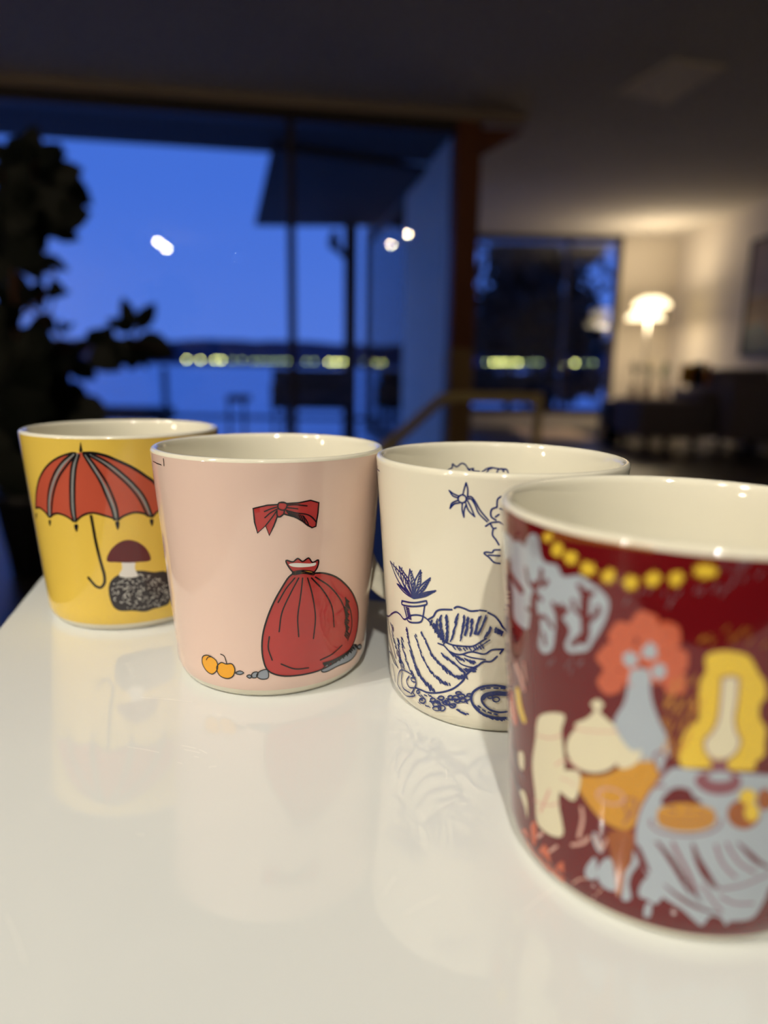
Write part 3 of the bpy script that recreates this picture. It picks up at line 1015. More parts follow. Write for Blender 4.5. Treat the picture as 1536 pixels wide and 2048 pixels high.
# crimson trunks over the canopy
k = Ink(red, 2, tile=TA)
for p, w in (([(410, 860), (415, 1000), (400, 1150), (385, 1330)], 12), ([(410, 900), (350, 840), (320, 700)], 8), ([(420, 900), (470, 820), (480, 720)], 10), ([(500, 880), (540, 830)], 9), ([(420, 960), (480, 1020)], 9),
             ([(390, 1150), (330, 1110)], 7), ([(650, 1110), (660, 1300), (650, 1530)], 14), ([(640, 1170), (600, 1060)], 9), ([(660, 1160), (690, 1080)], 9), ([(670, 1190), (740, 1120)], 9), ([(420, 1250), (500, 1190), (590, 1300)], 8),
             ([(930, 950), (920, 1150), (930, 1350), (900, 1440)], 16), ([(920, 980), (870, 880)], 11), ([(940, 980), (1000, 950)], 10), ([(900, 1180), (830, 1130), (800, 1030)], 8), ([(960, 1240), (1050, 1160), (1060, 1100)], 9),
             ([(880, 1400), (800, 1480)], 10), ([(150, 620), (170, 760), (280, 930)], 14), ([(130, 650), (140, 900), (160, 1200), (200, 1450)], 11), ([(500, 1370), (520, 1480)], 8), ([(200, 1280), (220, 1400)], 10)):
    k.stroke(p, w)
for i in range(22):
    x = 80 + i * 17; y = 190 + i * 11
    k.stroke([(x, y), (x + 4, y + random.uniform(60, 200))], 3, taper=True)
k.done('trunk_print', K_CRIM, 'crimson tree trunks')
k = Ink(red, 3, tile=TF)
for p, w in (([(400, 520), (500, 650), (590, 790), (660, 920), (740, 1060)], 9), ([(760, 540), (820, 720), (900, 880), (1000, 1010)], 10), ([(1220, 530), (1330, 640), (1430, 730), (1560, 800)], 8),
             ([(470, 960), (620, 1085), (800, 1190), (1050, 1270)], 6), ([(200, 560), (230, 680), (320, 840)], 12)):
    k.stroke(p, w, taper=True)
for i in range(34):
    t = i / 33
    x = 370 + 420 * t + random.uniform(-20, 20); y = 520 + 560 * t
    k.stroke([(x, y), (x + 90, y + 70)], 2.6, taper=True)
    x = 740 + 260 * t; y = 560 + 420 * t
    k.stroke([(x, y), (x + 40, y + 36)], 3, taper=True)
k.done('cloth_fold_print', K_CRIM, 'crimson cloth folds')
k = Ink(red, 4, tile=TF)
k.fill([(440, 130), (470, 60), (560, -20), (660, -30), (740, 0), (770, 60), (860, 120), (760, 140), (600, 130), (480, 150)])
k.done('grape_print', K_CRIM, 'crimson grapes')
# mauve lines
k = Ink(red, 3, tile=TF)
for p, w in (([(1000, 560), (1040, 690), (1100, 790), (1200, 890)], 3.5), ([(1110, 540), (1170, 650), (1260, 760), (1400, 840)], 3.5), ([(1040, 1010), (1250, 975), (1400, 920), (1560, 840)], 3.2),
             ([(1050, 1090), (1200, 1155), (1380, 1155)], 3.2), ([(345, 300), (340, 360), (450, 430), (680, 462), (900, 440), (1030, 370), (1050, 300)], 3), ([(560, 540), (640, 700), (720, 850), (800, 1050)], 5),
             ([(860, 960), (960, 1120), (1060, 1240)], 3)):
    k.stroke(p, w)
k.tile = (0, 0, 1)
k.stroke([(1340, 1536), (1310, 1568), (1284, 1610), (1272, 1650), (1272, 1700), (1290, 1745)], 2.6)
k.tile = TD
k.fill([(785, 1340), (830, 1270), (920, 1240), (960, 1180), (930, 1110), (1030, 1125), (1140, 1105), (1110, 1180), (1180, 1245), (1250, 1310), (1240, 1400), (1150, 1460), (1000, 1475), (860, 1430)])
for p, w in (([(370, 1080), (385, 1180), (425, 1250), (430, 1340)], 3), ([(490, 1080), (480, 1180), (435, 1250)], 3), ([(370, 1080), (430, 1035), (490, 1080)], 3), ([(385, 1390), (470, 1390)], 4),
             ([(1060, 290), (1045, 480), (1020, 700), (960, 830), (885, 920), (890, 1030), (960, 1110)], 3.2), ([(1235, 290), (1220, 500), (1190, 700), (1215, 840), (1250, 920), (1220, 1030), (1130, 1110)], 3.2),
             ([(1050, 285), (1140, 262), (1240, 285)], 3.5)):
    k.stroke(p, w)
k.tile = TF
for p, w in (([(60, 100), (75, 180), (110, 270), (60, 340)], 3), ([(190, 100), (160, 200), (110, 270)], 3), ([(60, 95), (120, 85), (190, 100)], 3)):
    k.stroke(p, w)
k.done('mauve_lines_print', K_MAUVE, 'mauve lamp foot and outlines')
k = Ink(red, 4, tile=TD)
k.fill(k.ellipse(1040, 1290, 125, 52))
k.fill([(395, 1090), (480, 1090), (455, 1200), (430, 1245), (405, 1190)])
k.done('silver_highlight_print', K_SILVER)
# yellow
k = Ink(red, 1, tile=TD)
k.fill([(900, 60), (1050, 10), (1200, 20), (1330, 60), (1400, 160), (1440, 240), (1500, 330), (1510, 480), (1450, 560), (1450, 700), (1510, 800), (1500, 950), (1490, 1080), (1400, 1150), (1390, 1225), (1150, 1225), (900, 1205),
        (650, 1190), (640, 1000), (680, 850), (760, 760), (830, 700), (830, 450), (850, 300), (900, 220)])
k.done('yellow_glow_print', K_YEL, 'bright yellow lamp glow')
for tl_, cx, cy in [(TA,) + p for p in ((545, 380), (640, 500), (780, 595), (960, 705), (1160, 780), (1390, 845))] + [(TB,) + p for p in ((355, 505), (590, 495), (900, 420))]:
    w_ = (50 if cx < 600 and tl_ is TA else 62 if cx < 700 and tl_ is TA else 78) if cx != 900 else 115
    k = Ink(red, 2, tile=tl_)
    k.fill(k.ellipse(cx, cy, w_, 74 if cx != 545 else 50, n=22, jag=0.42), smooth=False)
    k.done('garland_star_print', K_YEL)
k = Ink(red, 1, tile=TCc)
k.fill([(215, 400), (250, 400), (275, 560), (320, 730), (290, 740), (240, 600)])
k.done('yellow_leaf_print', K_YEL)
k = Ink(red, 2, tile=TD)
for i in range(90):
    x = random.uniform(440, 850); y = random.uniform(330, 1150)
    lo_x = 440 + max(0, (700 - y)) * 0.25
    if x < lo_x or x > 840 - max(0, y - 700) * 0.5:
        continue
    L_ = random.uniform(50, 120)
    k.stroke([(x, y), (x + L_ * 0.45, y - L_)], random.uniform(5, 8), taper=True)
for i in range(22):
    a = random.uniform(-0.3, pi * 0.72)
    R_ = random.uniform(1.12, 1.5)
    x = 1160 + 400 * R_ * cos(a); y = 350 - 380 * R_ * sin(a)
    k.stroke([(x, y), (x + 60, y - 60)], 6.5, taper=True)
for i in range(26):
    k.stroke([(1000 + i * 44 - 990 + 500, 330 + i * 6), (1000 + i * 44 - 990 + 506, 370 + i * 6)], 2.4, tile=TA, smooth=False)
k.fill([(950, 470 - 240), (960, 240), (955, 235)], tile=TD) if False else None
k.done('amber_dash_print', K_AMBER, 'amber dashes round the glow')
k = Ink(red, 2, tile=TB)
for cx, cy, l in ((90, 730, 70), (230, 630, 60), (320, 620, 60), (480, 650, 50), (540, 740, 100), (620, 640, 60), (800, 620, 60), (860, 620, 70), (1000, 590, 90), (1080, 630, 90), (1170, 540, 100), (1230, 370, 150), (1290, 350, 130), (1340, 320, 100), (1450, 450, 80), (1090, 370, 80), (1200, 420, 90), (1290, 490, 60)):
    k.stroke([(cx - l * 0.3, cy + l * 0.5), (cx + l * 0.3, cy - l * 0.5)], 4.2, taper=True)
for cx, cy in ((560, 140), (600, 110), (740, 160), (780, 110), (780, 220), (860, 140), (890, 120)):
    k.stroke([(cx - 10, cy + 30), (cx + 10, cy - 30)], 3.6, taper=True, tile=TCc)
for p, w in (([(130, 300), (150, 600), (170, 800), (200, 1000), (220, 1250), (260, 1500)], 4), ([(170, 950), (240, 1180), (300, 1320)], 3), ([(160, 1150), (230, 1400)], 3), ([(240, 1380), (300, 1500), (330, 1620)], 4)):
    k.stroke(p, w, tile=TCc)
k.done('silver_dash_print', K_STONE, 'greyish dashes under the garland')
# orange bouquet and ochre side table, pie
k = Ink(red, 1, tile=(0, 0, 1))
for cx, cy, r_ in ((1290, 1252, 28), (1335, 1272, 28), (1245, 1272, 28), (1222, 1315, 27), (1352, 1322, 26), (1300, 1300, 30), (1258, 1316, 26), (1222, 1362, 26), (1350, 1366, 24), (1318, 1340, 26), (1264, 1350, 22)):
    k.fill(k.ellipse(cx, cy, r_, r_ * 1.05, n=10, jag=0.12))
k.done('orange_bouquet_print', K_ORANGE, 'orange bouquet')
for tl_, pp_ in ((TE, [(330, 700), (400, 560), (450, 640), (470, 760), (440, 860)]), (TE, [(465, 860), (530, 780), (600, 740), (590, 960), (520, 910)]), (TE, [(160, 450), (220, 400), (260, 560), (320, 720), (230, 620)]),
                 (TE, [(265, 380), (310, 320), (330, 420), (300, 580)]), (TCc, [(150, 390), (190, 480), (230, 720), (200, 770), (150, 560)])):
    k = Ink(red, 1, tile=tl_)
    k.fill(pp_)
    k.done('orange_leaf_print', K_ORANGE)
k = Ink(red, 2, tile=(0, 0, 1))
for cx, cy in ((1290, 1252), (1335, 1272), (1245, 1272), (1222, 1315), (1352, 1322), (1222, 1362), (1350, 1366)):
    for i in range(7):
        a = i * 2 * pi / 7
        k.stroke([(cx + 5 * cos(a), cy + 5 * sin(a)), (cx + 19 * cos(a + .3), cy + 19 * sin(a + .3))], 1.3, taper=True)
k.done('bouquet_line_print', K_CRIM)
k = Ink(red, 3, tile=(0, 0, 1))
for cx, cy in ((1300, 1302), (1262, 1318), (1318, 1342)):
    k.fill(k.ellipse(cx, cy, 15, 16, n=12, jag=0.3), smooth=False)
k.fill([(1266, 1345), (1282, 1336), (1299, 1345), (1299, 1370), (1264, 1370)])
k.done('bouquet_bloom_print', K_SILVER, 'silver blue bloom')
k = Ink(red, 1, tile=(0, 0, 1))
k.fill([(1150, 1556), (1180, 1552), (1210, 1550), (1240, 1535), (1262, 1516), (1310, 1520), (1320, 1560), (1290, 1600), (1276, 1630), (1264, 1655), (1240, 1658), (1205, 1640), (1172, 1602)])
k.done('ochre_table_print', K_OCHRE, 'ochre side table')
k = Ink(red, 5, tile=TF)
k.fill([(400, 290), (420, 190), (560, 140), (680, 128), (820, 145), (960, 190), (1000, 270), (960, 360), (800, 412), (600, 412), (440, 360)])
k.done('pie_print', K_OCHRE, 'golden pie')
k = Ink(red, 1, tile=TE)
k.fill([(1060, 440), (1310, 420), (1300, 650), (1240, 850), (1200, 1060), (1140, 1060), (1120, 850), (1080, 640)])
k.done('table_leg_print', K_BROWN, 'brown table leg')
k = Ink(red, 5, tile=TF)
k.fill(k.ellipse(1280, 240, 165, 150, n=16))
k.fill(k.ellipse(1500, 90, 80, 110, n=16))
k.done('brown_fruit_print', K_BROWN, 'brown fruit')
k = Ink(red, 6, tile=TF)
for p, w in (([(420, 230), (560, 270), (780, 270), (980, 230)], 1.8), ([(410, 280), (600, 320), (800, 320), (990, 270)], 1.8), ([(430, 330), (600, 370), (820, 365), (970, 320)], 1.8),
             ([(520, 190), (600, 210)], 3), ([(680, 190), (760, 200)], 3), ([(820, 200), (880, 210)], 3)):
    k.stroke(p, w)
for i in range(14):
    k.stroke([(1080 + 70 * (i / 14) * 4, 470 + (i % 4) * 60), (1070 + 70 * (i / 14) * 4, 540 + (i % 4) * 70)], 2, tile=TE, taper=True)
k.done('brown_line_print', K_MAUVE)
k = Ink(red, 7, tile=TF)
k.fill(k.ellipse(1360, 220, 75, 90, n=14)); k.fill(k.ellipse(1320, 60, 88, 78, n=14))
k.done('lemon_print', K_YEL, 'yellow lemons')
# cream crockery stands in for the white figures
k = Ink(red, 3, tile=(0, 0, 1))
# round teapot with lid, spout and handle; tall jug left of it
k.fill(k.ellipse(1190, 1495, 56, 50))
k.fill([(1150, 1450), (1175, 1436), (1190, 1420), (1182, 1408), (1196, 1398), (1208, 1410), (1200, 1422), (1215, 1438), (1232, 1458), (1190, 1470)])
k.fill([(1232, 1470), (1262, 1500), (1284, 1502), (1268, 1530), (1236, 1532)])
k.fill([(1080, 1432), (1128, 1428), (1124, 1462), (1128, 1500), (1130, 1545), (1118, 1600), (1126, 1672), (1078, 1650), (1072, 1590), (1066, 1530), (1072, 1480)])
k.fill([(1118, 1545), (1150, 1540), (1162, 1556), (1150, 1600), (1124, 1585), (1110, 1570)])
k.tile = TD
k.fill([(1066, 300), (1228, 300), (1212, 500), (1184, 740), (1210, 850), (1240, 930), (1212, 1020), (1130, 1100), (960, 1100), (900, 1020), (896, 925), (975, 830), (1026, 710), (1050, 480)])
k.tile = TCc
k.fill([(250, 1050), (300, 1060), (300, 1230), (255, 1180)])
k.tile = TE
k.fill([(160, 20), (200, 10), (235, 120), (235, 290), (210, 180)])
k.done('cream_jug_print', K_CREAMP, 'cream jugs and lamp chimney')
k = Ink(red, 4, tile=(0, 0, 1))
k.stroke([(1148, 1456), (1190, 1462), (1236, 1462)], 2.8)
k.stroke([(1076, 1470), (1100, 1476), (1126, 1470)], 2.6)
k.stroke([(1070, 1600), (1096, 1610), (1120, 1606)], 2.4)
k.stroke([(1112, 1530), (1130, 1520), (1150, 1530), (1160, 1545)], 2.6)
k.stroke([(1122, 1556), (1140, 1562), (1150, 1570)], 2)
k.stroke(k.ellipse(1222, 1592, 27, 15, rot=0.2), 3.4, closed=True)
k.tile = TCc
for p, w in (([(140, 130), (160, 230), (170, 330)], 8), ([(220, 150), (260, 250), (300, 390)], 12), ([(300, 140), (320, 300)], 6)):
    k.stroke(p, w)
k.tile = TE
for p, w in (([(370, 220), (430, 80), (460, 0)], 5), ([(340, 480), (390, 440)], 5), ([(460, 630), (540, 570)], 4), ([(760, 480), (800, 300), (790, 180)], 6), ([(690, 560), (800, 540), (860, 480)], 5),
             ([(700, 950), (780, 905), (840, 905)], 2.4), ([(900, 1110), (990, 1010)], 2.4), ([(930, 470), (990, 600), (1040, 500)], 4)):
    k.stroke(p, w)
k.done('pink_line_print', K_PINK, 'dusty pink lines')


# ================================================================== living room behind the table
def tapered_leaf(L, Wd, fold=0.25, droop=0.2, n=6):
    bm = B()
    rows = []
    for i in range(n + 1):
        t = i / n
        w = Wd * 0.5 * (sin(pi * min(1, t ** 0.8)) ** 0.8 if 0 < t < 1 else 0.02)
        z = -droop * L * t * t
        rows.append([bm.verts.new((L * t, -w, z + fold * w)), bm.verts.new((L * t, 0, z)), bm.verts.new((L * t, w, z + fold * w))])
    for a, b in zip(rows, rows[1:]):
        bm.faces.new((a[0], b[0], b[1], a[1])); bm.faces.new((a[1], b[1], b[2], a[2]))
    return bm


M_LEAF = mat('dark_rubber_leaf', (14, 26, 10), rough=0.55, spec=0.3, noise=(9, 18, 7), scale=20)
M_BARK = mat('brown_bark', (92, 54, 30), rough=0.8, noise=(66, 38, 22), scale=30)
M_POTC = mat('black_glazed_pot', (26, 26, 28), rough=0.3)
M_SOIL = mat('dark_soil', (40, 30, 24), rough=0.95, noise=(28, 22, 18), scale=60)
PY = 2.7
base = at_y(75, 900, PY)
plant = thing('potted_rubber_plant', 'tall dark leafy plant at the left in front of the big window', 'plant', (base.x, base.y, 0))


def rel(p):
    return V((p.x - base.x, p.y - base.y, p.z))


bm = B(); lathe(bm, [(0.001, 0.0), (0.13, 0.0), (0.17, 0.30), (0.18, 0.32), (0.165, 0.32), (0.16, 0.29), (0.001, 0.28)], 32)
obj('pot', bm, M_POTC, plant)
bm = B(); lathe(bm, [(0.001, 0.292), (0.161, 0.288)], 24)
obj('soil', bm, M_SOIL, plant)
bm = B()
trunk = smooth_pts([V((0, 0, 0.28)), rel(at_y(62, 860, PY)), rel(at_y(48, 760, PY)), rel(at_y(34, 660, PY)), rel(at_y(30, 540, PY)), rel(at_y(60, 420, PY)), rel(at_y(70, 320, PY))], 5)
tube(bm, trunk, [0.022 - 0.013 * i / (len(trunk) - 1) for i in range(len(trunk))], 8)
obj('trunk', bm, M_BARK, plant)
BR = [[(36, 640), (80, 600), (105, 560), (120, 520)], [(40, 700), (120, 700), (200, 690), (270, 690), (330, 700)], [(34, 660), (90, 640), (110, 590)], [(60, 420), (110, 380), (150, 400)],
      [(270, 690), (275, 650)], [(40, 500), (10, 400), (0, 320)], [(48, 760), (120, 790), (170, 800)], [(30, 600), (90, 640), (130, 700), (140, 780)]]
for b in BR:
    bm = B(); tube(bm, smooth_pts([rel(at_y(x, y, PY + 0.02)) for x, y in b], 4), 0.0045, 6)
    obj('branch', bm, M_BARK, plant)
leafmesh = []
for fo, dr in ((0.25, 0.10), (0.3, 0.22), (0.15, 0.05), (0.35, 0.3)):
    b = tapered_leaf(1.0, 0.42, fo, dr)
    me = bpy.data.meshes.new('leaf'); b.to_mesh(me); b.free()
    for p in me.polygons:
        p.use_smooth = True
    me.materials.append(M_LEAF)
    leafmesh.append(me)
# leaf: base px -> tip px, relative width
LV = [(150, 395, 184, 408, 1), (100, 350, 182, 404, 1.3), (90, 380, 148, 442, 1.3), (60, 330, 62, 252, 1.3), (70, 340, 118, 285, 1.3), (60, 350, -5, 290, 1.3), (40, 380, -30, 330, 1.2), (60, 400, 120, 470, 1.4), (40, 430, 90, 500, 1.4),
      (30, 420, -20, 480, 1.4), (50, 450, 30, 540, 1.4), (30, 480, 70, 560, 1.3), (60, 360, 140, 350, 1.5), (30, 360, 60, 430, 1.6), (10, 380, 10, 460, 1.6), (80, 400, 20, 460, 1.6), (100, 380, 60, 480, 1.5), (20, 500, -20, 570, 1.3),
      (80, 320, 30, 280, 1.4), (105, 330, 125, 290, 1.2), (20, 330, 90, 360, 1.5), (60, 500, 95, 540, 1.1), (20, 540, 60, 620, 1.1), (0, 560, 30, 640, 1.2),
      (85, 510, 135, 540, 0.7), (88, 508, 82, 545, 0.8), (100, 560, 128, 592, 1.3), (108, 600, 112, 560, 1.1), (75, 560, 80, 620, 1.0), (90, 590, 130, 580, 0.8),
      (268, 662, 243, 596, 0.95), (278, 662, 305, 602, 1.0), (270, 660, 215, 640, 1.0), (270, 680, 345, 708, 1.3), (260, 670, 262, 740, 1.4), (255, 680, 200, 735, 1.3), (280, 690, 290, 735, 1.1),
      (130, 668, 118, 640, 1.3), (140, 660, 134, 648, 1.6), (205, 690, 218, 652, 1.5), (180, 690, 200, 660, 1.3), (150, 700, 180, 680, 1.4), (100, 700, 150, 690, 1.4), (180, 700, 230, 735, 1.4),
      (110, 690, 120, 770, 1.5), (140, 720, 190, 760, 1.4), (60, 660, 90, 740, 1.4), (20, 640, -10, 720, 1.5), (60, 700, 10, 780, 1.5), (80, 740, 140, 820, 1.5), (120, 780, 170, 850, 1.4), (60, 760, 40, 860, 1.5),
      (20, 740, 0, 850, 1.5), (100, 800, 120, 880, 1.5), (160, 800, 215, 830, 1.2), (170, 800, 200, 880, 1.2), (80, 820, 60, 900, 1.4), (20, 820, 30, 920, 1.4), (70, 630, 110, 660, 1.2), (90, 720, 60, 640, 1.3),
      (130, 750, 90, 830, 1.6), (150, 760, 150, 830, 1.6), (90, 660, 70, 720, 1.5), (110, 840, 150, 900, 1.5), (40, 880, 80, 960, 1.5), (10, 900, 40, 1000, 1.5), (60, 930, 20, 1010, 1.4)]
rl = random.Random(3)
for (cx, cy, rx, ry, n_) in ((50, 380, 75, 70, 34), (20, 480, 45, 90, 16), (40, 700, 80, 60, 22), (80, 790, 95, 80, 34), (30, 900, 60, 60, 12)):
    for i in range(n_):
        x = cx + rl.uniform(-1, 1) * rx; y = cy + rl.uniform(-1, 1) * ry; a = rl.uniform(0, 2 * pi)
        LV.append((x, y, min(x + 60 * cos(a), 175 if y < 520 else 185), y + 60 * sin(a), 1.4))
for i, (x0, y0, x1, y1, wr_) in enumerate(LV):
    dpt = PY + 0.14 * sin(i * 2.3)
    a = at_y(x0, y0, dpt); b = at_y(x1, y1, dpt + 0.05 * sin(i * 1.7))
    L = (b - a).length
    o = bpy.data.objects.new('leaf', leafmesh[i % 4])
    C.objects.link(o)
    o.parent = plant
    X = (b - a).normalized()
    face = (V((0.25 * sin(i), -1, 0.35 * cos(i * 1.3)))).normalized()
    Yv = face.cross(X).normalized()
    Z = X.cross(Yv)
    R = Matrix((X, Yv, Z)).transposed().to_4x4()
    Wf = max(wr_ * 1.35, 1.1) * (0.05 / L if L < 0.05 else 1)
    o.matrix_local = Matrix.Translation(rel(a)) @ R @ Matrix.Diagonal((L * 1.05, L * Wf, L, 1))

# ---- handrail of the stairs
M_H = M_HAND
HY = 3.7
hr = thing('stair_handrail', 'light wooden handrail frame in front of the timber post', 'handrail', at_y(1078, 900, HY + 0.1).to_2d().to_3d())
o0 = hr.location.copy()


def relo(p):
    return p - o0


bm = B()
pts = smooth_pts([at_y(760, 905, HY - 0.5), at_y(830, 845, HY - 0.25), at_y(872, 808, HY - 0.05), at_y(895, 796, HY), at_y(960, 795, HY + 0.03), at_y(1060, 796, HY + 0.1), at_y(1077, 797, HY + 0.1)], 5)
tube(bm, [relo(p) for p in pts], 0.030, 10, flat=0.85)
obj('rail', bm, M_H, hr)
e_ = at_y(1077, 797, HY + 0.1)
bm = B(); box(bm, -0.022, 0.022, -0.022, 0.022, 0.0, e_.z + 0.028, org=relo(V((e_.x, e_.y, 0))), bev=0.004)
obj('newel_post', bm, M_H, hr, smooth=False)

# ---- lamp glow on the ceiling, put into a thin pale plate
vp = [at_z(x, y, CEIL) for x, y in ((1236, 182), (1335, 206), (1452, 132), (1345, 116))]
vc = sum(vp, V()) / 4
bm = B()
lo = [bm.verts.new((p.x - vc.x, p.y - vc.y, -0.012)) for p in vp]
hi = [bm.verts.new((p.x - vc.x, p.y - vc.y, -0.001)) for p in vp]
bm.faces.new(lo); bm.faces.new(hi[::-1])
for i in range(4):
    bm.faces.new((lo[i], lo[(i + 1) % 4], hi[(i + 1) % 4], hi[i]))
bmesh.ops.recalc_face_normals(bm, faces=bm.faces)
glow_patch = obj('ceiling_glow_patch', bm, mat('painted_ceiling_glow', (250, 236, 214), rough=0.7), None, smooth=False)
glow_patch.location = (vc.x, vc.y, CEIL)
tag(glow_patch, 'pale patch of painted lamp glow on the ceiling at the upper right', 'painted glow')

# ---- floor lamp by the far wall
LY = FARY - 0.85
M_SHADE = mat('glowing_shade', (255, 246, 226), rough=0.5, emit=(255, 232, 186), strength=3.2)
lc = at_y(1292, 632, LY)
lamp = thing('floor_lamp', 'floor lamp with two glowing pale shades by the far wall', 'lamp', (lc.x, lc.y, 0))
for (px, py, wpx, hpx, nm) in ((1290, 632, 35, 13, 'lower'), (1304, 606, 35, 13, 'upper')):
    c = at_y(px, py, LY)
    s_ = 1 / FPX * LY
    bm = B()
    lathe(bm, [(0.001, hpx * s_ * 0.9), (wpx * s_ * 0.45, hpx * s_ * 0.8), (wpx * s_ * 0.85, hpx * s_ * 0.2), (wpx * s_, -hpx * s_ * 0.5), (wpx * s_ * 0.97, -hpx * s_ * 0.5), (wpx * s_ * 0.8, hpx * s_ * 0.1), (0.001, hpx * s_ * 0.7)], 32,
          org=(c.x - lc.x, c.y - lc.y, c.z))
    obj('lamp_shade', bm, M_SHADE, lamp)
bm = B(); tube(bm, [V((0.05, 0.05, 0.02)), V((0.05, 0.05, lc.z + 0.2))], 0.009, 8)
obj('pole', bm, M_STEEL, lamp)
bm = B(); lathe(bm, [(0.001, 0), (0.15, 0), (0.15, 0.018), (0.02, 0.026), (0.001, 0.026)], 32, org=(0.05, 0.05, 0))
obj('base', bm, M_STEEL, lamp)
for dz, pw in ((0.30, 8), (-0.035, 8)):
    ld = bpy.data.lights.new('lamp_glow', 'AREA')
    ld.shape = 'DISK'
    ld.size = 0.22
    ld.energy = pw
    ld.color = (1.0, 0.80, 0.54)
    lo_ = bpy.data.objects.new('lamp_glow', ld)
    C.objects.link(lo_)
    lo_.location = (lc.x + 0.03, lc.y, lc.z + dz)
    lo_.rotation_euler = (pi if dz > 0 else 0, 0, 0)

# ---- sofa and cushions
M_SOFA = mat('dark_grey_upholstery', (112, 104, 106), rough=0.95, spec=0.1, noise=(98, 92, 94), scale=60, bump=0.4)
SY = 6.9
xs0 = at_y(1278, 850, SY).x
zt = at_y(1300, 802, SY).z
zb = at_y(1300, 876, SY).z
ztb = at_y(1480, 738, SY).z
sofa = thing('corner_sofa', 'dark grey sofa at the right beside the far lamp', 'sofa', ((xs0 + 4.0) / 2, SY + 0.4, 0))
q0 = sofa.location.copy()


def sb(name, x0, x1, y0, y1, z0, z1, m=None, bev=0.04, smooth=True):
    bm = B(); box(bm, x0 - q0.x, x1 - q0.x, y0 - q0.y, y1 - q0.y, z0, z1, bev=bev)
    return obj(name, bm, m or M_SOFA, sofa, smooth=smooth)


zb = max(zb, 0.08)
XB = at_y(1447, 760, SY).x
sb('seat', xs0, XB, SY, SY + 0.85, zb, zt)
sb('backrest', XB + 0.01, RX - 0.05, SY, SY + 0.85, zb, ztb)
sb('armrest', XB - 0.02, RX - 0.05, SY - 0.24, SY - 0.005, zb, ztb - 0.10)
sb('seat_cushion', xs0 + 0.6, XB - 0.01, SY + 0.06, SY + 0.8, zt, zt + 0.10, bev=0.035)
for x in (xs0 + 0.12, XB - 0.2, RX - 0.15):
    for y in (SY + 0.08, SY + 0.75):
        bm = B(); lathe(bm, [(0.03, 0), (0.035, zb)], 12, org=(x - q0.x, y - q0.y, 0), close=True)
        obj('leg', bm, M_METAL, sofa)


def cushion(name, label, px0, px1, py0, py1, Y, th, rgb, rot=0.1):
    a, b = at_y(px0, py1, Y), at_y(px1, py0, Y)
    w, h = (b.x - a.x) / 2, (b.z - a.z) / 2
    bm = B()
    n = 10
    g = {}
    for sgn in (-1, 1):
        for i in range(n + 1):
            for j in range(n + 1):
                u, v = -1 + 2 * i / n, -1 + 2 * j / n
                if sgn == 1 and (i in (0, n) or j in (0, n)):
                    g[(1, i, j)] = g[(-1, i, j)]
                    continue
                bul = (max(0, 1 - u ** 4) * max(0, 1 - v ** 4)) ** 0.6
                pin = 1 - 0.07 * (1 - abs(u * v))
                g[(sgn, i, j)] = bm.verts.new((u * w * pin, sgn * th / 2 * bul, v * h * pin))
        for i in range(n):
            for j in range(n):
                f = [g[(sgn, i, j)], g[(sgn, i + 1, j)], g[(sgn, i + 1, j + 1)], g[(sgn, i, j + 1)]]
                bm.faces.new(f if sgn == -1 else f[::-1])
    o = obj(name, bm, mat(name + '_fabric', rgb, rough=0.95, spec=0.1))
    o.location = ((a.x + b.x) / 2, Y, max((a.z + b.z) / 2, zt + 0.105 + h * 1.0))
    o.rotation_euler = (0, 0, rot)
    return tag(o, label, 'cushion', 'cushions on the sofa')


cushion('cushion', 'mustard cushion left of the black cushion on the sofa', 1358, 1392, 728, 770, SY + 0.30, 0.10, (190, 132, 34), 0.2)
cushion('cushion', 'black cushion between the mustard cushions on the sofa', 1383, 1409, 724, 772, SY + 0.16, 0.09, (12, 14, 10), -0.1)
cushion('cushion', 'brown mustard cushion right of the black cushion on the sofa', 1406, 1424, 728, 770, SY + 0.07, 0.06, (176, 108, 28), 0.0)

# ---- low sideboard with vases and plants
SBY = FARY - 0.95
sa, sbb = at_y(1226, 800, SBY), at_y(1345, 800, SBY)
side = thing('sideboard', 'low pale sideboard below the floor lamp', 'sideboard', ((sa.x + sbb.x) / 2 + 0.1, SBY + 0.42, 0))
M_SB = mat('pale_lacquer', (214, 202, 184), rough=0.5)
hw, top = (sbb.x - sa.x) / 2, max(sa.z, 0.3)
bm = B(); box(bm, -hw, hw, -0.2, 0.2, 0.08, top - 0.02, bev=0.004); obj('body', bm, M_SB, side, smooth=False)
bm = B(); box(bm, -hw - 0.01, hw + 0.01, -0.215, 0.205, top - 0.02, top, bev=0.004); obj('top', bm, M_SB, side, smooth=False)
for i in range(3):
    a = -hw + 2 * hw * i / 3
    bm = B(); box(bm, a + 0.006, a + 2 * hw / 3 - 0.006, -0.218, -0.2, 0.09, top - 0.03, bev=0.003)
    d_ = obj('door', bm, M_SB, side, smooth=False)
    bm = B(); box(bm, a + hw * 0.6 - 0.006, a + hw * 0.6 + 0.006, -0.236, -0.218, top - 0.12, top - 0.06); obj('handle', bm, M_METAL, d_, smooth=False)
for x in (-hw + 0.05, hw - 0.05):
    for y in (-0.16, 0.16):
        bm = B(); box(bm, x - 0.015, x + 0.015, y - 0.015, y + 0.015, 0, 0.08); obj('leg', bm, M_METAL, side, smooth=False)
M_GREEN = mat('green_foliage', (40, 72, 34), rough=0.5)
M_BLOOM = mat('cream_blossom', (226, 214, 190), rough=0.8)
M_VASE = mat('smoked_glass_vase', (110, 96, 84), rough=0.15)
